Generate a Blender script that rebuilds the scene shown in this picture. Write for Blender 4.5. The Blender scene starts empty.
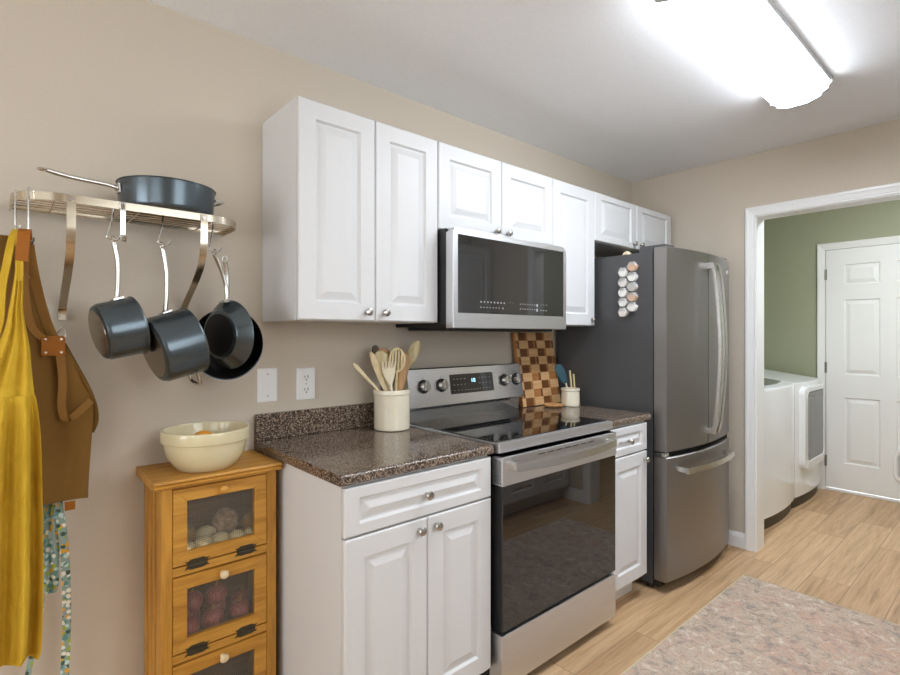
import bpy, bmesh, math, random
from mathutils import Vector, Matrix
R = math.radians
PI = math.pi
sc = bpy.context.scene
COL = sc.collection
random.seed(7)

# ------------------------------------------------------------------ camera
cam_d = bpy.data.cameras.new('camera')
cam = bpy.data.objects.new('camera', cam_d); COL.objects.link(cam)
cam_d.sensor_fit = 'HORIZONTAL'; cam_d.sensor_width = 36.0
cam_d.lens = 36.0 * 515.8 / 900.0
cam_d.shift_y = -2.2 / 900.0
cam_d.clip_start = 0.02; cam_d.clip_end = 60
cam.location = (0.0, -1.9406, 1.3138)
cam.rotation_euler = (PI/2, 0, 0.8499 - PI/2)
sc.camera = cam

# ------------------------------------------------------------------ light
LAMP = 22.5
LAMP_SIDE = 12.0
DOME = 78.0
world = bpy.data.worlds.new('world'); sc.world = world
world.use_nodes = True
world.node_tree.nodes['Background'].inputs[0].default_value = (0.86, 0.93, 1.0, 1)
world.node_tree.nodes['Background'].inputs[1].default_value = 2.0
sc.view_settings.view_transform = 'Standard'
sc.view_settings.look = 'None'
sc.view_settings.exposure = 0.9
sc.view_settings.gamma = 1.0
sc.view_settings.use_curve_mapping = False
sc.cycles.max_bounces = 8
sc.cycles.diffuse_bounces = 5
sc.cycles.glossy_bounces = 4
sc.cycles.transmission_bounces = 6
sc.cycles.caustics_reflective = False
sc.cycles.caustics_refractive = False
sc.cycles.sample_clamp_indirect = 6.0
sc.cycles.use_denoising = True

def area(name, loc, rot, sx, sy, watts, col=(1, 1, 1)):
    d = bpy.data.lights.new(name, 'AREA'); d.shape = 'RECTANGLE'; d.size = sx; d.size_y = sy
    d.energy = watts; d.color = col
    o = bpy.data.objects.new(name, d); COL.objects.link(o)
    o.location = loc; o.rotation_euler = rot
    return o
# daylight lamps added to brighten the room, outside unseen rear, dining and sink windows
area('added_daylight_rear', (-3.095, -1.25, 1.35), (0, R(-90), 0), 1.25, 1.65, 21, (0.92, 0.96, 1.0))
area('added_daylight_dining', (-1.65, -2.595, 1.45), (R(90), 0, 0), 1.65, 1.25, 1.0, (0.92, 0.96, 1.0))
area('added_daylight_sink', (.98, -2.595, 1.62), (R(90), 0, 0), .98, .98, 5.4, (0.92, 0.96, 1.0))

# ------------------------------------------------------------------ materials
def lin(h):
    h = h.lstrip('#')
    o = []
    for i in (0, 2, 4):
        v = int(h[i:i+2], 16) / 255.0
        o.append(v/12.92 if v <= 0.04045 else ((v+0.055)/1.055)**2.4)
    return (o[0], o[1], o[2], 1.0)

class NT:
    def __init__(self, name):
        self.m = bpy.data.materials.new(name); self.m.use_nodes = True
        self.t = self.m.node_tree; self.b = self.t.nodes['Principled BSDF']
    def n(self, kind, **kw):
        nd = self.t.nodes.new(kind)
        for k, v in kw.items():
            if k.startswith('i_'):
                nd.inputs[k[2:].replace('_', ' ')].default_value = v
            else:
                setattr(nd, k, v)
        return nd
    def l(self, a, b): self.t.links.new(a, b)
    def pos(self, scale=(1, 1, 1), rot=(0, 0, 0), coord='Object'):
        c = self.n('ShaderNodeTexCoord'); mp = self.n('ShaderNodeMapping')
        mp.inputs['Scale'].default_value = scale; mp.inputs['Rotation'].default_value = rot
        self.l(c.outputs[coord], mp.inputs['Vector'])
        return mp.outputs['Vector']
    def noise(self, vec, scale, detail=4, rough=0.55, dist=0.0):
        x = self.n('ShaderNodeTexNoise'); x.inputs['Scale'].default_value = scale
        x.inputs['Detail'].default_value = detail; x.inputs['Roughness'].default_value = rough
        x.inputs['Distortion'].default_value = dist
        if vec is not None: self.l(vec, x.inputs['Vector'])
        return x.outputs['Fac']
    def ramp(self, fac, stops, mode='LINEAR'):
        r = self.n('ShaderNodeValToRGB'); r.color_ramp.interpolation = mode
        e = r.color_ramp.elements
        while len(e) > 1: e.remove(e[-1])
        e[0].position = stops[0][0]; e[0].color = stops[0][1]
        for p, c in stops[1:]:
            q = e.new(p); q.color = c
        self.l(fac, r.inputs['Fac'])
        return r.outputs['Color']
    def mix(self, fac, a, b, mode='MIX'):
        m = self.n('ShaderNodeMix', data_type='RGBA', blend_type=mode)
        for s, v in ((m.inputs[0], fac), (m.inputs[6], a), (m.inputs[7], b)):
            if isinstance(v, (int, float)): s.default_value = v
            elif isinstance(v, tuple): s.default_value = v
            else: self.l(v, s)
        return m.outputs[2]
    def bump(self, h, strength=0.1, dist=0.002):
        b = self.n('ShaderNodeBump'); b.inputs['Strength'].default_value = strength
        b.inputs['Distance'].default_value = dist
        self.l(h, b.inputs['Height']); self.l(b.outputs['Normal'], self.b.inputs['Normal'])
    def set(self, **kw):
        for k, v in kw.items():
            self.b.inputs[k.replace('_', ' ')].default_value = v
        return self
    def base(self, s): self.l(s, self.b.inputs['Base Color'])

def flat(name, col, rough=0.5, metal=0.0, bump=0.0, bscale=300, coat=0.0, spec=0.5):
    t = NT(name)
    v = t.pos()
    f = t.noise(v, bscale, 3)
    c = lin(col)
    d = tuple(x*0.95 for x in c[:3]) + (1,)
    t.base(t.ramp(f, [(0.3, d), (0.7, c)]))
    t.set(Roughness=rough, Metallic=metal, Coat_Weight=coat, Specular_IOR_Level=spec)
    if bump: t.bump(f, bump)
    return t.m

def wood(name, light, dark, axis='x', rough=0.45, scale=1.0):
    t = NT(name)
    s = {'x': (1.2, 14, 14), 'z': (14, 14, 1.2), 'y': (14, 1.2, 14)}[axis]
    s = tuple(q*scale for q in s)
    v = t.pos(s)
    a = t.noise(v, 3.0, 5, 0.6, 0.6); b = t.noise(v, 14.0, 3, 0.5)
    c = t.ramp(a, [(0.32, lin(dark)), (0.6, lin(light))])
    c2 = t.mix(0.18, c, t.ramp(b, [(0.35, lin(dark)), (0.65, lin(light))]))
    t.base(c2); t.set(Roughness=rough); t.bump(b, 0.05)
    return t.m

def steel(name, col, rough, axis='x', metal=1.0):
    t = NT(name)
    s = {'x': (2, 220, 220), 'z': (220, 220, 2)}[axis]
    f = t.noise(t.pos(s), 4.0, 3, 0.6)
    c = lin(col)
    t.base(t.ramp(f, [(0.3, tuple(x*0.86 for x in c[:3])+(1,)), (0.7, c)]))
    r = t.n('ShaderNodeMapRange'); r.inputs['To Min'].default_value = rough*0.85; r.inputs['To Max'].default_value = rough*1.2
    t.l(f, r.inputs['Value']); t.l(r.outputs['Result'], t.b.inputs['Roughness'])
    t.set(Metallic=metal); t.bump(f, 0.03, 0.0005)
    return t.m

def emit(name, col, strength):
    t = NT(name)
    t.set(Base_Color=lin(col), Emission_Color=lin(col), Emission_Strength=strength, Roughness=0.3)
    return t.m

M = {}
M['wall'] = flat('wall_paint_taupe', '#cbbfae', 0.75, bump=0.12, bscale=160)
M['ceiling'] = flat('ceiling_paint', '#eff0f1', 0.9, bump=0.25, bscale=120)
M['green'] = flat('wall_paint_sage', '#9fa287', 0.6, bump=0.12, bscale=160)
M['trim'] = flat('trim_white', '#eeeeec', 0.35)
M['cab'] = flat('thermofoil_white', '#d8d8d8', 0.42, spec=0.4)
M['cabin'] = flat('cabinet_inside', '#8d7d6e', 0.7)
M['appl'] = flat('appliance_enamel', '#eeeff0', 0.18, coat=0.3)
M['plate'] = flat('plastic_white', '#f0efec', 0.3)
M['slot'] = flat('slot_dark', '#2a2a2a', 0.5)
M['black'] = flat('black_plastic', '#151515', 0.4)
M['blackm'] = flat('black_painted_metal', '#1c1c1d', 0.45)
M['fridgeside'] = flat('fridge_side_charcoal', '#4a4a4b', 0.38, bump=0.15, bscale=700)
M['steel'] = steel('stainless', '#e4e4e5', 0.40, 'x')
M['steelpanel'] = steel('stainless_panel', '#f2f2f2', 0.24, 'x')
M['steelv'] = steel('stainless_vertical', '#c9c7c4', 0.28, 'z')
M['slate'] = steel('fridge_slate_steel', '#a09c99', 0.42, 'z')
M['handle'] = steel('fridge_handle_steel', '#d9d7d4', 0.25, 'z')
M['chrome'] = flat('chrome', '#d8d8d6', 0.12, metal=1.0)
M['caststeel'] = flat('cast_steel', '#d0cec9', 0.24, metal=1.0)
M['steelbase'] = flat('pan_base_steel', '#a89a88', 0.22, metal=1.0)
M['glassmw'] = flat('glass_tinted', '#2b2a29', 0.03, spec=0.9)
M['nickel'] = flat('brushed_nickel', '#b9b6b0', 0.24, metal=1.0)
M['rackmetal'] = flat('rack_brushed_steel', '#cfc4b0', 0.22, metal=1.0)
M['hinge'] = flat('antique_iron', '#4a4436', 0.45, metal=0.6)
M['wire'] = flat('screen_wire', '#8a857a', 0.5, metal=0.2)
M['stone'] = flat('crock_stoneware', '#e6dcc4', 0.22, coat=0.4, bscale=30)
M['bowl'] = flat('bowl_stoneware', '#d6cba6', 0.25, coat=0.4, bscale=30)
M['orange'] = flat('citrus_peel', '#e39a32', 0.4, bump=0.2, bscale=400)
M['pan'] = flat('hard_anodised', '#565f64', 0.26, metal=0.75)
M['pandisc'] = flat('pan_base_disc', '#2c2c2e', 0.35, metal=0.6)
M['panin'] = flat('nonstick_black', '#0f0e0e', 0.25)
M['yellow'] = flat('yellow_linen', '#d2ac22', 0.9, bump=0.3, bscale=500)
def _linen():
    t = NT('yellow_linen'); v = t.pos((1, 1, .45))
    a = t.noise(v, 26, 4, .6, .6); b = t.noise(t.pos(), 600, 2)
    t.base(t.ramp(a, [(.3, lin('#c09a1c')), (.7, lin('#cfab30'))])); t.set(Roughness=.9); t.bump(a, .55, .012)
    return t.m
M['yellow'] = _linen()
M['brown'] = flat('brown_canvas', '#78541a', 0.85, bump=0.3, bscale=600)
M['webbing'] = flat('brown_webbing', '#8a6128', 0.85, bump=0.3, bscale=600)
M['leather'] = flat('tan_leather', '#985a17', 0.6, bump=0.2, bscale=200, spec=0.25)
M['potato'] = flat('potato_skin', '#e0cd9c', 0.75, bump=0.5, bscale=60)
M['sweetpotato'] = flat('onion_skin_pale', '#b9926c', 0.55, bump=0.3, bscale=60)
M['shallot'] = flat('yellow_onion_skin', '#b68a3c', 0.4)
M['pine'] = wood('honey_pine', '#c9933c', '#a06c22', 'x')
M['pinez'] = wood('honey_pine_upright', '#c69039', '#9c6a20', 'z')
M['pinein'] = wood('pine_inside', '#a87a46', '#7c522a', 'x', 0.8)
M['woodlight'] = wood('beech', '#ecdcb8', '#d2b98a', 'z')
M['woodmid'] = wood('cherry_wood', '#c99c68', '#a87848', 'z')
M['wooddark'] = wood('dark_wood', '#4f3520', '#2f1d10', 'z')
M['bamboo'] = wood('bamboo', '#e4d6aa', '#c8b27c', 'z')
M['w1'] = wood('maple_block', '#d9b283', '#c79a66', 'x', 0.4)
M['w2'] = wood('cherry_block', '#b27c4a', '#97622f', 'x', 0.4)
M['w3'] = wood('walnut_block', '#7b4e2c', '#5c371c', 'x', 0.4)
M['silicone'] = flat('teal_silicone', '#2f535e', 0.5)
M['cream'] = flat('cream_plastic', '#e9ddc2', 0.4)
M['glassdark'] = flat('glass_black', '#161515', 0.03, spec=1.0)
M['glassgrey'] = flat('glass_smoke', '#5f6061', 0.06, spec=0.6)
M['cook'] = flat('ceramic_cooktop', '#0a0a0b', 0.05, spec=0.9)
M['burner'] = flat('burner_ring_print', '#3a3a3b', 0.15)
M['mark'] = emit('panel_print_glow', '#9a9a9a', 0.06)  # printed marks given a faint glow of their own
M['display'] = emit('lcd_digits', '#9fd8f5', 1.2)
M['lens'] = emit('lamp_lens', '#edf5ff', LAMP)
M['lensside'] = emit('lamp_lens_side', '#edf5ff', LAMP_SIDE)
M['domelens'] = emit('dome_lens', '#f2f7ff', DOME)
M['lampmetal'] = flat('lamp_end_cap', '#b9b9b8', 0.4)
M['seal'] = flat('gasket', '#101010', 0.7)
M['rug_edge'] = flat('rug_binding', '#cfc09a', 0.9, bump=0.4, bscale=500)
M['kick'] = flat('toe_kick', '#e3e2e0', 0.5)
M['brass'] = flat('door_hinge_satin', '#9d9a94', 0.3, metal=1.0)

def _red_onion():
    t = NT('red_onion_skin')
    w = t.n('ShaderNodeTexWave', wave_type='BANDS'); w.inputs['Scale'].default_value = 9; w.inputs['Distortion'].default_value = 4
    t.l(t.pos((9, 9, 2)), w.inputs['Vector'])
    t.base(t.ramp(w.outputs['Fac'], [(0.2, lin('#8e2a3c')), (0.8, lin('#cf7a70'))])); t.set(Roughness=0.3)
    return t.m
M['redonion'] = _red_onion()

def _pale():
    t = NT('root_vegetable_skin')
    f = t.noise(t.pos(), 55, 4)
    t.base(t.ramp(f, [(0.35, lin('#8a6a4a')), (0.62, lin('#cdb093'))])); t.set(Roughness=0.7); t.bump(f, 0.4)
    return t.m
M['root'] = _pale()

def _counter():
    t = NT('speckled_laminate')
    v = t.pos()
    a = t.noise(v, 185, 2, 0.6); b = t.noise(v, 80, 3, 0.6); g = t.noise(v, 260, 1)
    c = t.ramp(a, [(0.40, lin('#352a25')), (0.48, lin('#5c4c42')), (0.57, lin('#80705f')), (0.66, lin('#b4a08c'))])
    c = t.mix(t.ramp(b, [(0.55, (0, 0, 0, 1)), (0.62, (1, 1, 1, 1))]), c, lin('#3c302b'))
    c = t.mix(t.ramp(g, [(0.66, (0, 0, 0, 1)), (0.70, (1, 1, 1, 1))]), c, lin('#c5b5a4'))
    t.base(c); t.set(Roughness=0.12, Specular_IOR_Level=0.45)
    return t.m
M['counter'] = _counter()

def _floor():
    t = NT('oak_plank_floor')
    g = t.n('ShaderNodeNewGeometry')
    mp = t.n('ShaderNodeMapping'); mp.inputs['Location'].default_value = (0.31, 0.05, 0)
    t.l(g.outputs['Position'], mp.inputs['Vector'])
    def brick(c1, c2, mortar, ms):
        b = t.n('ShaderNodeTexBrick'); b.offset = 0.37; b.offset_frequency = 2; b.squash = 1
        b.inputs['Color1'].default_value = c1; b.inputs['Color2'].default_value = c2; b.inputs['Mortar'].default_value = mortar
        b.inputs['Scale'].default_value = 1.0; b.inputs['Mortar Size'].default_value = ms; b.inputs['Mortar Smooth'].default_value = 0.3
        b.inputs['Brick Width'].default_value = 1.22; b.inputs['Row Height'].default_value = 0.178; b.inputs['Bias'].default_value = 0.0
        t.l(mp.outputs['Vector'], b.inputs['Vector'])
        return b
    bv = brick((0, 0, 0, 1), (1, 1, 1, 1), (0.5, 0.5, 0.5, 1), 0.0)
    bm_ = brick((0, 0, 0, 1), (0, 0, 0, 1), (1, 1, 1, 1), 0.0011)
    ml = t.n('ShaderNodeVectorMath', operation='MULTIPLY'); ml.inputs[1].default_value = (7, 3, 5)
    t.l(bv.outputs['Color'], ml.inputs[0])
    ad = t.n('ShaderNodeVectorMath', operation='ADD'); t.l(mp.outputs['Vector'], ad.inputs[0]); t.l(ml.outputs[0], ad.inputs[1])
    st = t.n('ShaderNodeMapping'); st.inputs['Scale'].default_value = (0.75, 15, 1); t.l(ad.outputs[0], st.inputs['Vector'])
    a = t.noise(st.outputs['Vector'], 2.2, 6, 0.65, 0.5)
    b = t.noise(st.outputs['Vector'], 8, 5, 0.65, 0.2)
    c = t.ramp(a, [(0.30, lin('#78583a')), (0.42, lin('#b58c60')), (0.54, lin('#cfa67c')), (0.72, lin('#e4c29a'))])
    c = t.mix(0.30, c, t.ramp(b, [(0.3, lin('#7a5a38')), (0.7, lin('#e8c8a0'))]))
    c = t.mix(0.32, c, t.ramp(bv.outputs['Color'], [(0.0, lin('#98754e')), (1.0, lin('#e6c8a0'))]))
    c = t.mix(bm_.outputs['Color'], c, lin('#6e5030'))
    t.base(c); t.set(Roughness=0.42); t.bump(b, 0.06)
    return t.m
M['floor'] = _floor()

def _rug():
    t = NT('distressed_rug_pile')
    v = t.pos((1, 1.5, 1))
    v2 = t.pos((1.15, 1.0, 1)); v3 = t.pos((1.0, 1.0, 1))
    a = t.noise(v3, 3.5, 5, 0.65, 0.8); b = t.noise(v2, 17, 6, 0.75, 0.9); d = t.noise(v2, 8, 7, 0.8, 0.6); e = t.noise(v, 260, 2)
    g = t.noise(v3, 13, 3, 0.6, 2.6)
    c = t.ramp(a, [(0.28, lin('#b5a798')), (0.42, lin('#c6b09c')), (0.52, lin('#cab6a2')), (0.62, lin('#cba893')), (0.74, lin('#b4aaa0'))])
    c = t.mix(t.ramp(d, [(0.50, (0, 0, 0, 1)), (0.60, (.75, .75, .75, 1))]), c, lin('#cfa892'))
    c = t.mix(t.ramp(d, [(0.34, (.8, .8, .8, 1)), (0.44, (0, 0, 0, 1))]), c, lin('#8d765a'))
    c = t.mix(t.ramp(b, [(0.54, (0, 0, 0, 1)), (0.61, (.75, .75, .75, 1))]), c, lin('#878280'))
    c = t.mix(t.ramp(b, [(0.36, (.95, .95, .95, 1)), (0.45, (0, 0, 0, 1))]), c, lin('#e4dacb'))
    c = t.mix(t.ramp(g, [(0.485, (0, 0, 0, 1)), (0.50, (.8, .8, .8, 1)), (0.515, (0, 0, 0, 1))]), c, lin('#6f686a'))
    t.base(t.mix(0.2, c, t.ramp(e, [(0.3, lin('#8f8070')), (0.7, lin('#d6c9b6'))])))
    t.set(Roughness=0.95, Specular_IOR_Level=0.1); t.bump(e, 0.5, 0.004)
    return t.m
M['rug'] = _rug()

def _floral():
    t = NT('floral_cotton')
    v = t.n('ShaderNodeTexVoronoi'); v.inputs['Scale'].default_value = 85; t.l(t.pos(), v.inputs['Vector'])
    s = t.n('ShaderNodeSeparateColor'); t.l(v.outputs['Color'], s.inputs[0])
    c = t.ramp(s.outputs[0], [(0.0, lin('#5d8a86')), (0.25, lin('#bfd6d0')), (0.45, lin('#d8a02e')), (0.6, lin('#42564a')), (0.72, lin('#e6e2d0')), (0.86, lin('#9aa83c'))], 'CONSTANT')
    c = t.mix(t.ramp(v.outputs['Distance'], [(0.50, (0, 0, 0, 1)), (0.60, (1, 1, 1, 1))]), c, lin('#8ba098'))
    t.base(c); t.set(Roughness=0.9)
    return t.m
M['floral'] = _floral()

def _clear(name, col, tr=0.85, rough=0.05):
    t = NT(name); t.set(Base_Color=lin(col), Transmission_Weight=tr, Roughness=rough, IOR=1.25)
    return t.m
def _jar():
    t = NT('clear_jar')
    tr = t.n('ShaderNodeBsdfTransparent'); tr.inputs[0].default_value = (.97, .97, .97, 1)
    t.set(Base_Color=lin('#f4f4f0'), Roughness=0.06)
    mx = t.n('ShaderNodeMixShader'); mx.inputs[0].default_value = 0.28
    t.l(tr.outputs[0], mx.inputs[1]); t.l(t.b.outputs[0], mx.inputs[2])
    t.l(mx.outputs[0], t.t.nodes['Material Output'].inputs['Surface'])
    return t.m
M['clear'] = _jar()
def _pane():
    t = NT('window_glass')
    tr = t.n('ShaderNodeBsdfTransparent'); gl = t.n('ShaderNodeBsdfGlossy'); gl.inputs['Roughness'].default_value = 0.02
    mx = t.n('ShaderNodeMixShader'); mx.inputs[0].default_value = 0.08
    t.l(tr.outputs[0], mx.inputs[1]); t.l(gl.outputs[0], mx.inputs[2])
    t.l(mx.outputs[0], t.t.nodes['Material Output'].inputs['Surface'])
    return t.m
M['pane'] = _pane()
for k, h in dict(spice_white='#f4f1ea', spice_orange='#dd9a50', spice_tan='#d3aa72', spice_grey='#b5aca2', spice_pink='#eee3da').items():
    M[k] = flat(k, h, 0.9, bump=0.5, bscale=900)

# ------------------------------------------------------------------ mesh building
class B:
    def __init__(s): s.bm = bmesh.new()
    def box(s, x0, x1, y0, y1, z0, z1, bev=0.0, seg=2, mi=0):
        vs = [s.bm.verts.new((x, y, z)) for x in (x0, x1) for y in (y0, y1) for z in (z0, z1)]
        fs = []
        for q in ((0, 1, 3, 2), (4, 6, 7, 5), (0, 4, 5, 1), (2, 3, 7, 6), (0, 2, 6, 4), (1, 5, 7, 3)):
            f = s.bm.faces.new([vs[i] for i in q]); f.material_index = mi; fs.append(f)
        if bev > 0:
            es = list({e for f in fs for e in f.edges})
            bmesh.ops.bevel(s.bm, geom=es, offset=bev, segments=seg, profile=0.5, affect='EDGES')
        return s
    def loops(s, loops, cap0=True, cap1=True, closed=True, mi=0):
        rows = [[s.bm.verts.new(p) for p in l] for l in loops]
        n = len(rows[0])
        for a, b in zip(rows, rows[1:]):
            for i in range(n if closed else n-1):
                j = (i+1) % n
                try:
                    f = s.bm.faces.new((a[i], a[j], b[j], b[i])); f.material_index = mi
                except ValueError: pass
        if cap0:
            f = s.bm.faces.new(rows[0][::-1]); f.material_index = mi
        if cap1:
            f = s.bm.faces.new(rows[-1]); f.material_index = mi
        return s
    def tube(s, pts, r, n=8, cyclic=False):
        pts = [Vector(p) for p in pts]; rs = r if isinstance(r, (list, tuple)) else [r]*len(pts)
        L = []
        up = None
        m = len(pts)
        for i, p in enumerate(pts):
            if cyclic: d = pts[(i+1) % m] - pts[i-1]
            else: d = pts[min(i+1, m-1)] - pts[max(i-1, 0)]
            d.normalize()
            if up is None:
                up = Vector((0, 0, 1)) if abs(d.z) < 0.9 else Vector((0, 1, 0))
            sd = d.cross(up); sd.normalize(); up = sd.cross(d); up.normalize()
            L.append([p + rs[i]*(math.cos(a)*sd + math.sin(a)*up) for a in [2*PI*k/n for k in range(n)]])
        if cyclic: L.append(L[0]); return s.loops(L, False, False)
        return s.loops(L)
    def bar(s, pts, w, t, side):
        """flat strip: width w along 'side', thickness t across"""
        pts = [Vector(p) for p in pts]; L = []; m = len(pts)
        for i, p in enumerate(pts):
            d = (pts[min(i+1, m-1)] - pts[max(i-1, 0)]).normalized()
            sd = Vector(side); sd = (sd - d*sd.dot(d)).normalized(); nn = d.cross(sd)
            ww = w[i] if isinstance(w, (list, tuple)) else w
            L.append([p + sd*a*ww/2 + nn*b*t/2 for a, b in ((-1, -1), (1, -1), (1, 1), (-1, 1))])
        return s.loops(L)
    def oval(s, pts, w, t, side, n=14):
        pts = [Vector(p) for p in pts]; L = []; m = len(pts)
        for i, p in enumerate(pts):
            d = (pts[min(i+1, m-1)] - pts[max(i-1, 0)]).normalized()
            sd = Vector(side); sd = (sd - d*sd.dot(d)).normalized(); nn = d.cross(sd)
            ww = w[i] if isinstance(w, (list, tuple)) else w
            L.append([p + sd*math.cos(2*PI*k/n)*ww/2 + nn*math.sin(2*PI*k/n)*t/2 for k in range(n)])
        return s.loops(L)
    def lathe(s, prof, c=(0, 0, 0), n=40, mat=None, mi=0, cap0=False, cap1=False):
        mat = mat or Matrix.Identity(4)
        L = []
        for r, z in prof:
            L.append([Vector(c) + (mat @ Vector((max(r, 1e-5)*math.cos(2*PI*k/n), max(r, 1e-5)*math.sin(2*PI*k/n), z))) for k in range(n)])
        return s.loops(L, cap0, cap1, mi=mi)
    def cyl(s, a, b, r0, r1=None, n=20):
        a = Vector(a); b = Vector(b); d = (b-a).normalized()
        up = Vector((0, 0, 1)) if abs(d.z) < 0.9 else Vector((1, 0, 0))
        sd = d.cross(up).normalized(); up = sd.cross(d)
        r1 = r0 if r1 is None else r1
        return s.loops([[p + r*(math.cos(2*PI*k/n)*sd + math.sin(2*PI*k/n)*up) for k in range(n)] for p, r in ((a, r0), (b, r1))])
    def prism(s, poly, h0, h1, f):
        """poly of (u,v); f(u,v,h) -> point"""
        return s.loops([[f(u, v, h0) for u, v in poly], [f(u, v, h1) for u, v in poly]])
    def ell(s, c, rx, ry, rz, n=16, mat=None, jit=0.0, rnd=None):
        prof = [(math.sin(PI*k/10), -math.cos(PI*k/10)) for k in range(11)]
        mat = mat or Matrix.Identity(4); L = []
        for r, z in prof:
            row = []
            for k in range(n):
                a = 2*PI*k/n
                q = 1 + (jit*(math.sin(3*a+z*4)+math.cos(2*a-3*z))*0.5 if jit else 0)
                row.append(Vector(c) + (mat @ Vector((rx*max(r, 1e-4)*math.cos(a)*q, ry*max(r, 1e-4)*math.sin(a)*q, rz*z))))
            L.append(row)
        return s.loops(L)
    def xf(s, m):
        bmesh.ops.transform(s.bm, matrix=m, verts=s.bm.verts); return s
    def obj(s, name, mat, parent=None, loc=None, sharp=35, wn=True):
        bm = s.bm
        bmesh.ops.remove_doubles(bm, verts=bm.verts, dist=1e-6)
        bmesh.ops.recalc_face_normals(bm, faces=bm.faces)
        org = Vector(loc) if loc is not None else Vector((0, 0, 0))
        if parent is not None:
            org = parent.location.copy(); p = parent.parent
            while p is not None: org += p.location; p = p.parent
        bmesh.ops.translate(bm, verts=bm.verts, vec=-org)
        me = bpy.data.meshes.new(name); bm.to_mesh(me); bm.free()
        for f in me.polygons: f.use_smooth = True
        me.set_sharp_from_angle(angle=R(sharp))
        for m in (mat if isinstance(mat, (list, tuple)) else [mat]):
            me.materials.append(M[m] if isinstance(m, str) else m)
        o = bpy.data.objects.new(name, me); COL.objects.link(o)
        if parent is not None: o.parent = parent
        elif loc is not None: o.location = org
        if wn:
            w = o.modifiers.new('normals', 'WEIGHTED_NORMAL'); w.keep_sharp = True; w.weight = 100
        return o

def thing(name, label, cat, loc, group=None):
    o = bpy.data.objects.new(name, None); COL.objects.link(o); o.empty_display_size = 0.05
    o.location = loc
    return tag(o, label, cat, group)
def tag(o, label, cat, group=None, kind=None):
    o['label'] = label; o['category'] = cat
    if group: o['group'] = group
    if kind: o['kind'] = kind
    return o
def struct(b, name, mat, parent=None, label=None):
    o = b.obj(name, mat, parent)
    if parent is None: o['kind'] = 'structure'
    if label: o['label'] = label
    return o
def dup(root, loc, label, group=None):
    r = root.copy(); COL.objects.link(r); r.location = loc; r['label'] = label
    if group: r['group'] = group
    for ch in list(root.children):
        c = ch.copy(); COL.objects.link(c); c.parent = r
        for g in list(ch.children):
            d = g.copy(); COL.objects.link(d); d.parent = c
    return r

def smooth(pts, k=6):
    pts = [Vector(p) for p in pts]; out = []
    for i in range(len(pts)-1):
        p0 = pts[max(i-1, 0)]; p1 = pts[i]; p2 = pts[i+1]; p3 = pts[min(i+2, len(pts)-1)]
        for j in range(k):
            t = j/k
            out.append(0.5*((2*p1) + (p2-p0)*t + (2*p0-5*p1+4*p2-p3)*t*t + (3*p1-p0-3*p2+p3)*t**3))
    out.append(pts[-1]); return out

# raised-panel door: u across, v up, w out of the face
def panel(b, f, u0, u1, v0, v1, th, rails, gr=0.012, slope=0.026, deep=0.0095, edge=0.004):
    """rails: list of (a0,a1,b0,b1) rectangles of the routed panel in u,v; one grid face with those holes"""
    def rect(a0, a1, b0, b1, w): return [f(a0, b0, w), f(a1, b0, w), f(a1, b1, w), f(a0, b1, w)]
    # edges and back
    b.loops([rect(u0, u1, v0, v1, 0), rect(u0, u1, v0, v1, th-edge), rect(u0+edge, u1-edge, v0+edge, v1-edge, th)], True, False)
    us = sorted({u0+edge, u1-edge, *[r[0] for r in rails], *[r[1] for r in rails]})
    vs = sorted({v0+edge, v1-edge, *[r[2] for r in rails], *[r[3] for r in rails]})
    for i in range(len(us)-1):
        for j in range(len(vs)-1):
            cu = (us[i]+us[i+1])/2; cv = (vs[j]+vs[j+1])/2
            if any(r[0] < cu < r[1] and r[2] < cv < r[3] for r in rails): continue
            b.bm.faces.new([b.bm.verts.new(p) for p in rect(us[i], us[i+1], vs[j], vs[j+1], th)])
    for a0, a1, b0, b1 in rails:
        g = gr
        b.loops([rect(a0, a1, b0, b1, th), rect(a0+g*.5, a1-g*.5, b0+g*.5, b1-g*.5, th-deep), rect(a0+g, a1-g, b0+g, b1-g, th-deep),
                 rect(a0+g+slope, a1-g-slope, b0+g+slope, b1-g-slope, th-0.0008)], False, True)
    return b

def knob(f, u, v, w, mat, parent, s=1.0):
    """mushroom knob standing out of a face"""
    b = B()
    prof = [(0.0075, 0), (0.0065, 0.004), (0.0045, 0.010), (0.006, 0.014), (0.0125, 0.017), (0.0145, 0.021), (0.012, 0.025), (0.006, 0.027), (0.0001, 0.0272)]
    n = 20
    b.loops([[f(u + s*r*math.cos(2*PI*k/n), v + s*r*math.sin(2*PI*k/n), w + s*h) for k in range(n)] for r, h in prof], True, True)
    return b.obj('knob', mat, parent)

def F(y, sgn=-1):         # faces that look along -y (sgn=-1) or +y
    return lambda u, v, w: (u, y + sgn*w, v)

# ------------------------------------------------------------------ room shell
XE = 3.465; CH = 2.42; YR = -2.50; XR = -3.0
LX = 5.32                       # far wall of the laundry
DO0, DO1, DZ = -0.815, -1.715, 2.036   # doorway in the end wall
struct(B().box(XR-.1, LX+.1, YR-.1, .1, -.1, 0), 'floor', 'floor')
struct(B().box(XR-.1, LX+.1, YR-.1, .1, CH, CH+.1), 'ceiling', 'ceiling')
struct(B().box(XR-.1, XE+.115, 0, .1, 0, CH), 'wall_left', 'wall')
vx0, vx1, vz0, vz1 = -2.5, -.8, .8, 2.1
b = B(); b.box(XR-.1, vx0, YR-.1, YR, 0, CH); b.box(vx1, .46, YR-.1, YR, 0, CH); b.box(1.50, XE+.115, YR-.1, YR, 0, CH); b.box(.46, 1.50, YR-.1, YR, 0, 1.10); b.box(.46, 1.50, YR-.1, YR, 2.14, CH); b.box(vx0, vx1, YR-.1, YR, 0, vz0); b.box(vx0, vx1, YR-.1, YR, vz1, CH)
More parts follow.
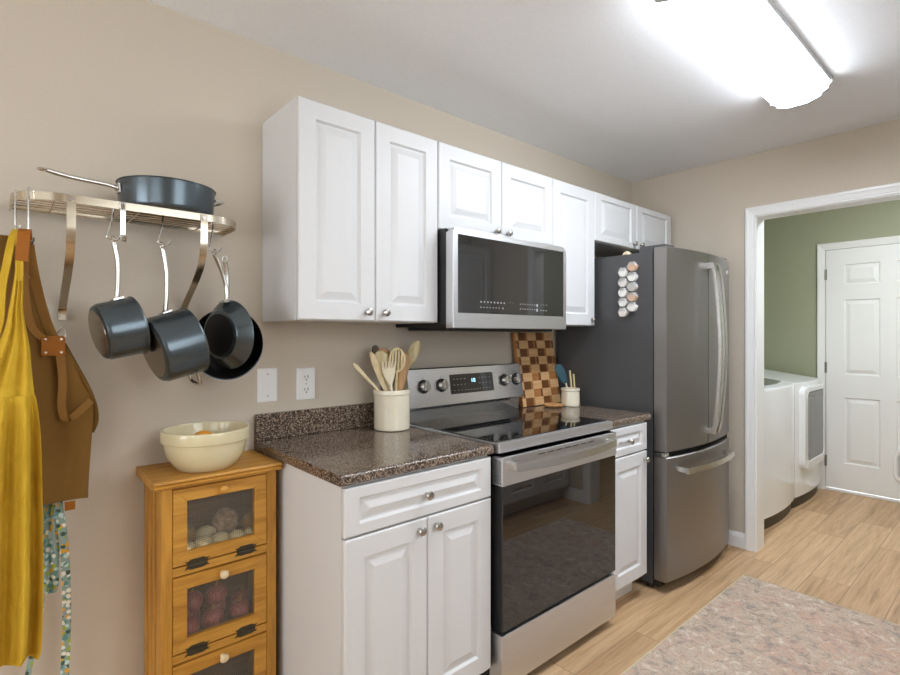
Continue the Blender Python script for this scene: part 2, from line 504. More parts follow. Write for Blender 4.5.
struct(b, 'wall_right', 'wall')
b = B(); t_ = .045
b.box(vx0, vx0+t_, YR-.06, YR-.01, vz0, vz1); b.box(vx1-t_, vx1, YR-.06, YR-.01, vz0, vz1); b.box(vx0, vx1, YR-.06, YR-.01, vz0, vz0+t_); b.box(vx0, vx1, YR-.06, YR-.01, vz1-t_, vz1)
b.box((vx0+vx1)/2-.02, (vx0+vx1)/2+.02, YR-.055, YR-.015, vz0, vz1)
w2 = struct(b, 'added_window_2', 'trim')  # unseen dining window, added to light the pan wall from the front
b = B(); b.box(.46, .50, YR-.06, YR-.01, 1.10, 2.14); b.box(1.46, 1.50, YR-.06, YR-.01, 1.10, 2.14); b.box(.46, 1.50, YR-.06, YR-.01, 1.10, 1.14); b.box(.46, 1.50, YR-.06, YR-.01, 2.10, 2.14); b.box(.46, 1.50, YR-.055, YR-.015, 1.60, 1.64)
w3 = struct(b, 'added_window_3', 'trim')  # unseen sink window, added to brighten the range side
B().box(.50, 1.46, YR-.038, YR-.034, 1.14, 2.10).obj('pane', 'pane', w3)
B().box(vx0+t_, vx1-t_, YR-.038, YR-.034, vz0+t_, vz1-t_).obj('pane', 'pane', w2)
b = B(); b.box(XE, XE+.115, DO0, 0, 0, CH); b.box(XE, XE+.115, YR, DO1, 0, CH); b.box(XE, XE+.115, DO1, DO0, DZ, CH)
struct(b, 'wall_end', 'wall')
# rear wall with an unseen window, added to bring in daylight
wy0, wy1, wz0, wz1 = -2.1, -.4, .7, 2.0
b = B(); b.box(XR-.1, XR, YR, wy0, 0, CH); b.box(XR-.1, XR, wy1, 0, 0, CH); b.box(XR-.1, XR, wy0, wy1, 0, wz0); b.box(XR-.1, XR, wy0, wy1, wz1, CH)
struct(b, 'wall_rear', 'wall')
b = B(); t_ = .045
b.box(XR-.06, XR-.01, wy0, wy0+t_, wz0, wz1); b.box(XR-.06, XR-.01, wy1-t_, wy1, wz0, wz1); b.box(XR-.06, XR-.01, wy0, wy1, wz0, wz0+t_); b.box(XR-.06, XR-.01, wy0, wy1, wz1-t_, wz1)
b.box(XR-.055, XR-.015, (wy0+wy1)/2-.02, (wy0+wy1)/2+.02, wz0, wz1)
w1 = struct(b, 'added_window_1', 'trim')
B().box(XR-.038, XR-.034, wy0+t_, wy1-t_, wz0+t_, wz1-t_).obj('pane', 'pane', w1)
# laundry shell (sage walls)
struct(B().box(XE+.115, LX, 0, .1, 0, CH), 'wall_laundry_left', 'green')
struct(B().box(XE+.115, LX+.1, YR-.1, YR, 0, CH), 'wall_laundry_right', 'green')
LD0, LD1 = -.752, -1.572
b = B(); b.box(LX, LX+.1, LD0+.001, .1, 0, CH); b.box(LX, LX+.1, YR, LD1-.001, 0, CH); b.box(LX, LX+.1, LD1-.001, LD0+.001, 2.036, CH)
struct(b, 'wall_laundry_far', 'green')
b = B(); b.box(XE+.115, XE+.12, DO0+.07, 0, 0, CH); b.box(XE+.115, XE+.12, YR, DO1-.07, 0, CH); b.box(XE+.115, XE+.12, DO1-.07, DO0+.07, DZ+.07, CH)
struct(b, 'wall_laundry_near', 'green')

# moulded casing profile (t = across from the opening, d = thickness)
CAS = [(0, 0), (0, .009), (.004, .013), (.012, .012), (.018, .017), (.036, .019), (.042, .024), (.053, .024), (.057, .018), (.057, 0)]
def casing(fx, y_in0, y_in1, ztop, name, nrm, label):
    """three sides of a doorway in a wall at x=fx; nrm = -1 faces -x"""
    b = B()
    for (ya, s) in ((y_in0, 1), (y_in1, -1)):
        b.loops([[(fx + nrm*d, ya + s*t, 0) for t, d in CAS], [(fx + nrm*d, ya + s*t, ztop + t) for t, d in CAS]])
    b.loops([[(fx + nrm*d, y_in0 + t, ztop + t) for t, d in CAS], [(fx + nrm*d, y_in1 - t, ztop + t) for t, d in CAS]])
    return b
b = casing(XE, DO0, DO1, DZ, '', -1, '')
struct(b, 'trim_1', 'trim')
b = casing(XE+.12, DO0, DO1, DZ, '', 1, ''); struct(b, 'trim_2', 'trim')
b = B(); b.box(XE-.003, XE+.123, DO0-.004, DO0+.01, 0, DZ+.01); b.box(XE-.003, XE+.123, DO1-.01, DO1+.004, 0, DZ+.01); b.box(XE-.003, XE+.123, DO1, DO0, DZ-.004, DZ+.01)
struct(b, 'trim_3', 'trim')
b = casing(LX, LD0+.004, LD1-.004, 2.038, '', -1, ''); struct(b, 'trim_4', 'trim')
b = B(); b.box(LX-.012, LX+.03, LD1-.006, LD0+.006, 0, .022, .003)
struct(b, 'trim_5', 'trim')

# laundry door: six raised panels, hinges, cat flap
FL = lambda u, v, w: (LX + .004 - w, u, v)
yc = (LD0+LD1)/2; st = .125; mid = .10
cols = [(LD1+st, yc-mid/2), (yc+mid/2, LD0-st)]
rows_ = [(.245, .795), (.985, 1.61), (1.735, 1.905)]
b = panel(B(), FL, LD1, LD0, .026, 2.034, .012, [(c0, c1, r0, r1) for c0, c1 in cols for r0, r1 in rows_], .014, .028, .010, .002)
door = b.obj('door_1', 'trim', sharp=14); door['kind'] = 'structure'
for z in (.25, 1.04, 1.83):
    h = B(); h.cyl((LX-.012, LD0+.003, z-.045), (LX-.012, LD0+.003, z+.045), .006); h.box(LX-.012, LX-.006, LD0-.008, LD0, z-.045, z+.045)
    h.obj('hinge', 'brass', door)
b = B()
def rrect(u0, u1, v0, v1, r, n=6):
    o = []
    for cx, cy, a0 in ((u1-r, v1-r, 0), (u0+r, v1-r, 90), (u0+r, v0+r, 180), (u1-r, v0+r, 270)):
        for k in range(n+1):
            a = R(a0 + 90*k/n); o.append((cx + r*math.cos(a), cy + r*math.sin(a)))
    return o
fl = [[FL(u, v, w) for u, v in rrect(-1.425+i, -1.192-i, .155+i, .425-i, .075-i)] for i, w in ((0, .010), (0, .020), (.004, .024), (.022, .024), (.026, .016))]
b.loops(fl)
cf = b.obj('cat_flap', 'plate', door)
B().loops([[FL(u, v, w) for u, v in rrect(-1.396, -1.221, .184, .396, .045)] for w in (.014, .019)]).obj('flap_panel', 'lampmetal', cf)
b = B()
b.cyl((LX-.006, LD1+.07, .95), (LX-.02, LD1+.07, .95), .03); b.cyl((LX-.02, LD1+.07, .95), (LX-.05, LD1+.07, .95), .01); b.ell((LX-.065, LD1+.07, .95), .026, .028, .028)
b.obj('doorknob', 'brass', door)

# baseboards
BB = [(0, 0), (.014, 0), (.014, .06), (.011, .075), (.006, .088), (0, .092)]
def base_y(y, s, x0, x1): return B().loops([[(x, y + s*d, z) for d, z in BB] for x in (x0, x1)])
def base_x(x, s, y0, y1): return B().loops([[(x + s*d, y, z) for d, z in BB] for y in (y0, y1)])
struct(base_x(XE, -1, DO0+.058, 0), 'baseboard_end', 'trim')
struct(base_x(XE, -1, YR, DO1-.058), 'baseboard_end_right', 'trim')
struct(base_y(0, -1, XR, .725), 'baseboard_left', 'trim')
struct(base_y(YR, 1, XR, .78), 'baseboard_right', 'trim')
struct(base_x(XR, 1, YR, 0), 'baseboard_rear', 'trim')
struct(base_x(LX, -1, YR, LD1-.08), 'baseboard_laundry', 'trim')

# ------------------------------------------------------------------ cabinets
def door_part(f, u0, u1, v0, v1, parent, kn=None, name='door', m=.062, th=.019, mt=None):
    mv = m if (v1-v0) > .3 else .033
    b = panel(B(), f, u0, u1, v0, v1, th, [(u0+m, u1-m, v0+mv, v1-mv)])
    o = b.obj(name, 'cab', parent, sharp=14)
    if kn: knob(f, kn[0], kn[1], th, 'nickel', o)
    return o
UF = -.293                      # carcass front of the wall cabinets
def wall_cabinet(x0, x1, z0, z1, doors, label, sgn=-1, yb=-.002, yf=UF, group='white wall cabinets'):
    t = thing('wall_cabinet', label, 'cabinet', ((x0+x1)/2, yb, z0), group)
    b = B(); a, c = sorted((yb, yf)); b.box(x0, x1, a, c, z0, z1, .001, 1)
    b.obj('body', 'cab', t)
    f = F(yf + sgn*.002, sgn)
    for (u0, u1, kn) in doors:
        door_part(f, u0+.0015, u1-.0015, z0+.002, z1-.002, t, kn)
    return t
ZB, ZT = 1.3646, 2.117
wall_cabinet(.756, 1.365, ZB, ZT, [(.756, 1.0605, (1.022, 1.399)), (1.0605, 1.365, (1.099, 1.399))], 'tall two door white wall cabinet nearest the hanging pans')
wall_cabinet(1.3655, 2.1275, 1.752, ZT, [(1.3655, 1.7465, (1.705, 1.786)), (1.7465, 2.1275, (1.783, 1.786))], 'short two door white wall cabinet directly above the microwave')
wall_cabinet(2.128, 2.505, ZB, ZT, [(2.128, 2.505, (2.472, 1.402))], 'tall single door white wall cabinet between microwave and fridge')
wall_cabinet(2.5055, 3.415, 1.842, ZT, [(2.5055, 2.960, (2.918, 1.872)), (2.960, 3.415, (3.002, 1.872))], 'short two door white wall cabinet above the fridge')

def base_cabinet(x0, x1, doors, drawer, label, sgn=-1, yb=-.004, yf=-.626, group='white base cabinets'):
    t = thing('base_cabinet', label, 'cabinet', ((x0+x1)/2, yb, 0), group)
    a, c = sorted((yb, yf)); b = B(); b.box(x0, x1, a, c, .1, .885, .001, 1)
    b.obj('body', 'cab', t)
    a, c = sorted((yb, yf - sgn*.065)); B().box(x0+.0, x1, a, c, .0, .0995).obj('toe_kick', 'kick', t)
    f = F(yf + sgn*.002, sgn)
    for (u0, u1, v0, v1, kn) in drawer: door_part(f, u0, u1, v0, v1, t, kn, 'drawer', m=.048)
    for (u0, u1, v0, v1, kn) in doors: door_part(f, u0, u1, v0, v1, t, kn)
    return t
base_cabinet(.739, 1.336, [(.7405, 1.0405, .118, .729, (1.006, .696)), (1.0435, 1.3345, .118, .729, (1.074, .696))],
             [(.7405, 1.3345, .735, .877, (1.036, .803))], 'wide white base cabinet with one drawer between veggie bin and range')
base_cabinet(2.122, 2.462, [(2.1235, 2.4555, .118, .735, (2.428, .696))], [(2.1235, 2.4555, .742, .877, (2.275, .806))],
             'narrow white base cabinet between range and fridge')

def countertop(x0, x1, label, yb=-.001, yf=-.652, splash=True, sgn=-1, zt=.918):
    t = thing('countertop', label, 'countertop', ((x0+x1)/2, yb, .886))
    r = .012; pf = []
    for k in range(7):
        a = R(90 - 90*k/6); pf.append((yf - sgn*r + sgn*r*math.cos(a), zt - r + r*math.sin(a)))
    poly = [(yb, .886), (yb, zt)] + pf + [(yf, .892), (yf - sgn*.005, .886)]
    B().loops([[(x, y, z) for y, z in poly] for x in (x0, x1)]).obj('slab', 'counter', t)
    if splash:
        B().box(x0, x1, min(yb, yb+sgn*.02), max(yb, yb+sgn*.02), zt, 1.018, .004).obj('backsplash', 'counter', t)
    return t
countertop(.726, 1.341, 'dark speckled countertop with backsplash beside the veggie bin')
countertop(2.119, 2.484, 'short speckled countertop piece between range and fridge')

# opposite side of the galley (seen only in reflections)
yf2 = -2.497; f2 = -1.895
b3 = []
xs = [(1.55, 2.31), (2.312, 3.44)]
base_cabinet(1.55, 2.31, [(1.552, 1.929, .118, .729, (1.89, .69)), (1.931, 2.308, .118, .729, (1.97, .69))], [(1.552, 2.308, .735, .869, (1.93, .803))],
             'white base cabinet on the opposite side facing the range', 1, yf2, -1.915, 'base cabinets facing the range')
base_cabinet(2.312, 3.44, [(2.314, 2.687, .118, .729, (2.65, .69)), (2.689, 3.062, .118, .729, (2.73, .69)), (3.064, 3.438, .118, .729, (3.10, .69))],
             [(2.314, 2.875, .735, .869, (2.6, .803)), (2.877, 3.438, .735, .869, (3.15, .803))], 'white base cabinet on the opposite side beside the doorway', 1, yf2, -1.915, 'base cabinets facing the range')
countertop(1.54, 3.448, 'long speckled countertop on the opposite side', -2.499, -1.885, True, 1)
wall_cabinet(1.55, 2.49, ZB, ZT, [(1.55, 2.02, (1.98, 1.40)), (2.02, 2.49, (2.06, 1.40))], 'white wall cabinet on the opposite side facing the microwave', 1, -2.498, -2.225, 'wall cabinets facing the range')
wall_cabinet(2.492, 3.44, ZB, ZT, [(2.492, 2.966, (2.93, 1.40)), (2.966, 3.44, (3.0, 1.40))], 'white wall cabinet on the opposite side beside the doorway', 1, -2.498, -2.225, 'wall cabinets facing the range')

# ------------------------------------------------------------------ range
rx0, rx1 = 1.353, 2.106
t = thing('range', 'stainless electric range with black glass cooktop between the base cabinets', 'stove', ((rx0+rx1)/2, -.33, 0))
B().box(rx0+.002, rx1-.002, -.618, -.03, .035, .905, .002).obj('body', 'blackm', t)
for x in (rx0+.05, rx1-.05):
    for y in (-.57, -.08): B().cyl((x, y, 0), (x, y, .036), .018).obj('foot', 'black', t)
b = B(); b.box(rx0, rx1, -.668, -.625, .888, .924, .004)
b.box(rx0, rx0+.012, -.63, -.10, .904, .9225, .002); b.box(rx1-.012, rx1, -.63, -.10, .904, .9225, .002)
b.obj('cooktop_frame', 'steel', t)
ct = B().box(rx0+.012, rx1-.012, -.645, -.10, .906, .926, .003).obj('cooktop_glass', 'cook', t)
def ring(cx, cy, r):
    b = B(); n = 40
    b.loops([[(cx+q*math.cos(2*PI*k/n), cy+q*math.sin(2*PI*k/n), .92635) for k in range(n)] for q in (r, r-.0025)], False, False)
    b.loops([[(cx+q*math.cos(2*PI*k/n), cy+q*math.sin(2*PI*k/n), .92635) for k in range(n)] for q in (r*.62, r*.62-.0015)], False, False)
    return b.obj('burner_ring', 'burner', ct)
ring(rx0+.21, -.48, .115); ring(rx0+.20, -.23, .08); ring(rx1-.21, -.48, .09); ring(rx1-.20, -.23, .115); ring((rx0+rx1)/2, -.20, .055)
# backguard: riser and tilted control panel
poly = [(-.03, .905), (-.03, 1.165), (-.105, 1.165), (-.112, 1.160), (-.138, .993), (-.128, .986), (-.118, .986), (-.108, .975), (-.103, .926), (-.103, .905)]
bg = B().loops([[(x, y, z) for y, z in poly] for x in (rx0+.001, rx1-.001)]).obj('backguard', 'steelpanel', t)
FB = lambda u, v, w: (u, -.138 + (v-.993)*(.026/.167) - w*.988, v + w*.154)   # on the tilted panel
b = B(); b.loops([[FB(u, v, w) for u, v in rrect(rx0+.245, rx0+.530, 1.037, 1.128, .004)] for w in (-.002, .0035)])
dsp = b.obj('display', 'glassdark', bg)
b = B()
for k, (a, w_, h_) in enumerate([(0, .004, .017), (.012, .011, .017)]):
    if k == 0: b.loops([[FB(rx0+.382+a+p*w_, 1.087+q*h_, w) for p, q in ((0, 0), (1, 0), (1, 1), (0, 1))] for w in (.003, .0042)])
    else:
        for p0, p1, q0, q1 in ((0, .25, 0, 1), (.75, 1, 0, 1), (.25, .75, 0, .15), (.25, .75, .85, 1)):
            b.loops([[FB(rx0+.382+a+p*w_, 1.087+q*h_, w) for p, q in ((p0, q0), (p1, q0), (p1, q1), (p0, q1))] for w in (.003, .0042)])
b.obj('clock_digits', 'display', dsp)
b = B()
for u0, n in ((rx0+.262, 4), (rx0+.43, 4)):
    for i in range(n):
        for j in range(3):
            u = u0 + i*.023; v = 1.052 + j*.026
            if .36 < u-rx0 < .42 and j > 0: continue
            b.loops([[FB(u+p, v+q, w) for p, q in ((0, 0), (.009, 0), (.009, .0025), (0, .0025))] for w in (.003, .0039)])
for i in range(4):
    u = rx0+.35+i*.02; b.loops([[FB(u+p, 1.050+q, w) for p, q in ((0, 0), (.008, 0), (.008, .003), (0, .003))] for w in (.003, .0039)])
b.obj('key_print', 'mark', dsp)
for u in (.085, .190, .615, .705):
    b = B(); n = 28; u_ = rx0+u; v_ = 1.083
    b.loops([[FB(u_+r*math.cos(2*PI*k/n), v_+r*math.sin(2*PI*k/n), w) for k in range(n)] for r, w in ((.031, -.002), (.031, .004), (.028, .006))])
    sk = b.obj('burner_knob', 'black', bg)
    b = B(); b.loops([[FB(u_+r*math.cos(2*PI*k/n), v_+r*math.sin(2*PI*k/n), w) for k in range(n)] for r, w in ((.024, .005), (.023, .024), (.020, .027))])
    b.loops([[FB(u_+p, v_+q, w) for p, q in rrect(-.006, .006, -.023, .023, .005, 3)] for w in (.02, .036)])
    b.obj('dial', 'nickel', sk)
    b = B()
    for a in (40, 90, 140, 200, 340):
        b.loops([[FB(u_+.040*math.cos(R(a))+p, v_+.037*math.sin(R(a))+q, w) for p, q in ((-.002, -.002), (.002, -.002), (.002, .002), (-.002, .002))] for w in (0, .0008)])
    b.obj('dial_marks', 'slot', sk)
# oven door
dz0, dz1 = .247, .876
od = B().box(rx0+.003, rx1-.003, -.678, -.622, dz0, dz1, .003).obj('oven_door', 'blackm', t)
b = B(); b.box(rx0, rx1, -.684, -.632, .772, dz1, .003)
band = b.obj('door_band', 'steel', od)
b = B()
for i in range(12):
    for j in range(3):
        zz = .783+i*.0072; yy = -.675+j*.011+(.005 if i % 2 else 0)
        b.box(rx0-.0014, rx0+.001, yy-.0032, yy+.0032, zz-.0022, zz+.0022)
b.obj('side_vent', 'slot', od)
b = B()
for i in range(7):
    u = rx0+.20+i*.055; b.box(u, u+.045, -.6846, -.683, .858, .8615)
b.obj('vent_slots', 'slot', od)
B().box(rx0+.004, rx1-.004, -.6825, -.676, dz0+.004, .7715, .002).obj('oven_window', 'glassdark', od)
pts = [(rx0+.035+(rx1-rx0-.098)*k/20, -.716-.026*math.sin(PI*k/20), .842-.004*math.sin(PI*k/20)) for k in range(21)]
b = B(); b.bar(pts, .030, .014, (0, 0, 1))
for x in (rx0+.045, rx1-.073): b.box(x-.012, x+.012, -.718, -.682, .828, .856, .003)
b.obj('handle', 'caststeel', od)
B().box(rx0, rx1, -.682, -.618, .045, .236, .004).obj('storage_drawer', 'steel', t)

# ------------------------------------------------------------------ microwave
mx0, mx1, mz0, mz1 = 1.368, 2.119, 1.345, 1.7495
t = thing('microwave', 'stainless over the range microwave with dark glass front under wall cabinets', 'microwave', ((mx0+mx1)/2, -.2, mz0))
b = B(); b.box(mx0+.002, mx1-.002, -.355, -.004, mz0+.004, mz1, .002)
b.obj('body', 'blackm', t)
b = B(); b.box(mx0+.03, mx1-.03, -.34, -.06, mz0-.012, mz0+.006, .003)
ug = b.obj('underside_vent', 'black', t)
b = B()
for i in range(16): b.box(mx0+.10+i*.036, mx0+.124+i*.036, -.31, -.20, mz0-.0135, mz0-.011)
b.obj('vent_slots', 'hinge', ug)
md = B().box(mx0, mx1, -.402, -.358, mz0-.002, mz1-.015, .003).obj('door', 'steel', t)
B().box(mx0+.026, mx1-.026, -.4035, -.399, 1.405, mz1-.026, .0015).obj('window_glass', 'glassmw', md)
b = B()
def marks(u0, n, v, dx, w_=.007, h_=.0055):
    w_ *= .72; h_ *= .8
    for i in range(n):
        b.box(u0+i*dx, u0+i*dx+w_, -.4040, -.4034, v, v+h_)
marks(1.519, 8, 1.451, .0205, .011, .008); marks(1.519, 7, 1.430, .0185, .010, .004); marks(1.655, 1, 1.427, .02, .008, .010)
marks(1.70, 2, 1.456, .018, .004, .003)
marks(1.772, 7, 1.451, .0165, .005, .008); marks(1.885, 1, 1.446, .02, .015, .016); marks(1.918, 3, 1.455, .02, .005, .005)
marks(1.772, 7, 1.430, .0165, .006, .007); marks(1.885, 1, 1.424, .02, .015, .017); marks(1.915, 3, 1.428, .02, .010, .006)
b.obj('key_print', 'mark', md)
B().box(mx0+.012, mx1-.012, -.396, -.356, mz1-.0145, mz1, .001).obj('top_vent', 'steel', t)

# ------------------------------------------------------------------ fridge
fx0, fx1 = 2.536, 3.330; fm = (fx0+fx1)/2
t = thing('refrigerator', 'slate grey french door refrigerator with bottom freezer', 'refrigerator', (fm, -.35, 0))
b = B(); b.box(fx0+.004, fx1-.004, -.632, -.03, .03, 1.748, .004)
b.obj('body', 'fridgeside', t)
B().box(fx0+.02, fx1-.02, -.66, -.60, .018, .058, .003).obj('base_grille', 'black', t)
for x in (fx0+.05, fx1-.05):
    for y in (-.60, -.08): B().cyl((x, y, 0), (x, y, .032), .02).obj('foot', 'black', t)
def fy(x): return -.708 - .042*(1-((x-fm)/((fx1-fx0)/2))**2)
def fdoor(x0, x1, z0, z1, name):
    n = 14; fr = [(x0+(x1-x0)*k/n) for k in range(n+1)]
    poly = [(x0, -.642)] + [(x0, fy(x0)+.004)] + [(x, fy(x)) for x in fr[0:1]] + [(x, fy(x)) for x in fr[1:-1]] + [(x1, fy(x1)), (x1, -.642)]
    e = .005
    b = B()
    lo = []
    for z, ins in ((z0, e), (z0+e, 0), (z1-e, 0), (z1, e)):
        lo.append([(x, min(y+ins, -.642) if i not in (0, len(poly)-1) else y, z) for i, (x, y) in enumerate(poly)])
    b.loops(lo)
    return b.obj(name, 'slate', t)
d1 = fdoor(fx0, fm-.004, .722, 1.764, 'door'); d2 = fdoor(fm+.004, fx1, .722, 1.764, 'door'); dr = fdoor(fx0, fx1, .062, .694, 'freezer_drawer')
B().box(fx0+.008, fx1-.008, -.645, -.628, .06, 1.745).obj('door_gasket', 'seal', t)
B().box(fx0+.006, fx1-.006, -.70, -.628, .697, .719).obj('door_gap', 'seal', t)
b = B(); b.box(fx0+.004, fx0+.10, -.70, -.56, 1.7645, 1.778, .003); b.box(fx0+.004, fx0+.10, -.635, -.56, 1.745, 1.766)
b.obj('hinge_cover', 'fridgeside', t)
b = B(); b.box(fx1-.10, fx1-.004, -.70, -.56, 1.7645, 1.778, .003); b.box(fx1-.10, fx1-.004, -.635, -.56, 1.745, 1.766)
b.obj('hinge_cover', 'fridgeside', t)
b = B(); b.box(fx0-.002, fx0+.03, -.706, -.64, .697, .716, .002); b.obj('drawer_hinge', 'chrome', t)
for x, dd in ((fm-.030, d1), (fm+.026, d2)):
    y0 = fy(x)
    pts = smooth([(x, y0-.038, 1.700), (x, y0-.056, 1.60), (x, y0-.072, 1.40), (x, y0-.078, 1.235), (x, y0-.072, 1.07), (x, y0-.056, .88), (x, y0-.038, .785)], 5)
    b = B(); b.bar(pts, .026, .016, (1, 0, 0))
    for z in (1.69, .795): b.box(x-.012, x+.012, y0-.042, y0+.002, z-.016, z+.016, .003)
    b.obj('handle', 'handle', dd)
pts = [(fx0+.065+(fx1-fx0-.19)*k/20, -.762-.030*math.sin(PI*k/20)-.018, .632) for k in range(21)]
b = B(); b.bar(pts, .030, .016, (0, 0, 1))
for x in (fx0+.082, fx1-.142): b.box(x-.016, x+.016, -.79, fy(x)+.002, .620, .646, .003)
b.obj('handle', 'handle', dr)
b = B(); b.cyl((fx1-.075, fy(fx1-.075)+.001, 1.688), (fx1-.075, fy(fx1-.075)-.003, 1.688), .013, n=24)
b.obj('emblem', 'chrome', d2)

# rolling pin on top of the fridge
b = B()
b.lathe([(.0, 0), (.009, .002), (.013, .012), (.011, .03), (.008, .045), (.011, .055), (.026, .058), (.026, .30), (.011, .303), (.008, .31), (.013, .34), (.0, .355)], n=18, mat=Matrix.Rotation(R(122), 4, 'Z') @ Matrix.Rotation(R(90), 4, 'X'))
b.xf(Matrix.Translation((2.70, -.40, 1.7755)))
tag(b.obj('rolling_pin', 'woodlight', None, (2.7, -.35, 1.75)), 'pale wooden rolling pin lying on top of the fridge', 'rolling pin')

# spice jars stuck to the fridge side
JL = ['tan spice', 'cloudy white spice', 'dark grey spice', 'orange spice', 'pale cream spice']
za = [1.676, 1.622, 1.569, 1.516, 1.463]; zb_ = [1.649, 1.596, 1.542, 1.490, 1.437]
spA = ['spice_orange', 'spice_white', 'spice_grey', 'spice_orange', 'spice_white']
spB = ['spice_white', 'spice_pink', 'spice_white', 'spice_white', 'spice_pink']
desc = [('hexagonal spice jar of orange spice, topmost on the fridge side', 0, 0), ('hexagonal spice jar of white spice directly below the topmost orange one', 0, 1),
        ('hexagonal spice jar of grey spice in the column nearer the fridge doors', 0, 2), ('hexagonal spice jar of orange spice below the grey one', 0, 3),
        ('hexagonal spice jar of white spice, lowest in the column nearer the fridge doors', 0, 4),
        ('hexagonal spice jar of white spice, top of the column nearer the wall cabinet', 1, 0), ('hexagonal spice jar of pinkish spice, second down nearer the wall cabinet', 1, 1),
        ('hexagonal spice jar of white spice, middle of the column nearer the wall cabinet', 1, 2), ('hexagonal spice jar of white spice just above the lowest jar', 1, 3),
        ('hexagonal spice jar of pinkish spice, lowest of all on the fridge side', 1, 4)]
jx = fx0+.0035
for lab, c, i in desc:
    y = (-.534, -.481)[c]; z = (za, zb_)[c][i]
    j = thing('spice_jar', lab, 'spice jar', (jx, y, z), 'hexagonal spice jars on the fridge side')
    hexp = lambda r: [(r*math.cos(R(60*k)), r*math.sin(R(60*k))) for k in range(6)]
    B().loops([[(jx-w, y+p, z+q) for p, q in hexp(r)] for r, w in ((.024, .006), (.0285, .010), (.0285, .034), (.025, .038))]).obj('jar', 'clear', j)
    B().loops([[(jx-w, y+p, z+q) for p, q in hexp(.0245)] for w in (0.0005, .0095)]).obj('lid', 'nickel', j)
    pq = [(p, q) for p, q in [(.0225*math.cos(R(15*k)), .0225*math.sin(R(15*k))) for k in range(24)]]
    cut = random.uniform(.004, .016)
    B().loops([[(jx-w, y+p, z+min(q, cut)) for p, q in pq] for w in (.011, .033)]).obj('spice', (spA, spB)[c][i], j)

# ------------------------------------------------------------------ laundry machines
def bowed(x0, x1, yb, yf, bow, n=12):
    xm = (x0+x1)/2; h = (x1-x0)/2
    return [(x0, yb)] + [(x, yf + bow*((x-xm)/h)**2) for x in [x0+(x1-x0)*k/n for k in range(n+1)]] + [(x1, yb)]
t = thing('washing_machine', 'white top loading washer with dark glass lid nearest the doorway', 'washer', (4.17, -.4, 0))
wx0, wx1 = 3.825, 4.515
pl = bowed(wx0, wx1, -.03, -.760, .026)
def slope_top(y, zf, zb): return zf + (zb-zf)*(-.70-y)/(-.70+.12) if y > -.70 else zf
def machine_body(pl, cx, zf, zb, parent):
    sx = lambda p, k: [(cx+(x-cx)*k, y) for x, y in p]
    b = B(); b.loops([[(x, y, .085) for x, y in pl], [(x, y, slope_top(y, zf, zb)-.028) for x, y in pl], [(x, min(y+.003, -.03), slope_top(y, zf, zb)-.010) for x, y in sx(pl, .996)], [(x, min(y+.014, -.03), slope_top(y, zf, zb)) for x, y in sx(pl, .975)]])
    return b.obj('body', 'appl', parent)
machine_body(pl, 4.17, .955, 1.035, t)
B().loops([[(x, min(y+.02, -.03), z) for x, y in pl] for z in (0.0, .084)]).obj('base', 'hinge', t)
lp = [(wx0+.045, -.20), (wx0+.045, -.66)] + [(4.17+.30*math.cos(R(200+140*k/8))*.9, -.66-.03*math.sin(PI*k/8)) for k in range(1, 8)] + [(wx1-.045, -.66), (wx1-.045, -.20)]
B().loops([[(x, y, slope_top(max(y, -.70), .955, 1.035)+h) for x, y in lp] for h in (-.004, .008)]).obj('lid', 'glassgrey', t)
t = thing('dryer', 'white front loading dryer with dark window beside the laundry door', 'dryer', (4.87, -.4, 0))
dx0, dx1 = 4.53, 5.215
pl2 = bowed(dx0, dx1, -.03, -.758, .024)
machine_body(pl2, 4.8725, .953, 1.035, t)
B().loops([[(x, min(y+.02, -.03), z) for x, y in pl2] for z in (0.0, .084)]).obj('base', 'hinge', t)
def dfy(x): return -.758 + .024*((x-4.8725)/.3425)**2
def dface(u, v, w): return (u, dfy(u) - w, v)
ou = rrect(4.60, 5.17, .285, .918, .06, 5); iu = rrect(4.668, 5.13, .350, .872, .04, 5)
b = B(); b.loops([[dface(u, v, w) for u, v in p] for p, w in ((ou, -.002), (ou, .030), ([((u-4.875)*.985+4.875, (v-.595)*.985+.595) for u, v in ou], .036), ([((u-4.875)*1.03+4.875, (v-.6)*1.03+.6) for u, v in iu], .036), (iu, .026))], True, True)
dd = b.obj('door', 'appl', t)
B().loops([[dface(u, v, w) for u, v in iu] for w in (.024, .031)]).obj('door_window', 'glassgrey', dd)
b = B(); b.loops([[dface(u, v, w) for u, v in rrect(4.628, 4.648, .36, .84, .008, 3)] for w in (.034, .0375)])
b.obj('handle', 'lampmetal', dd)

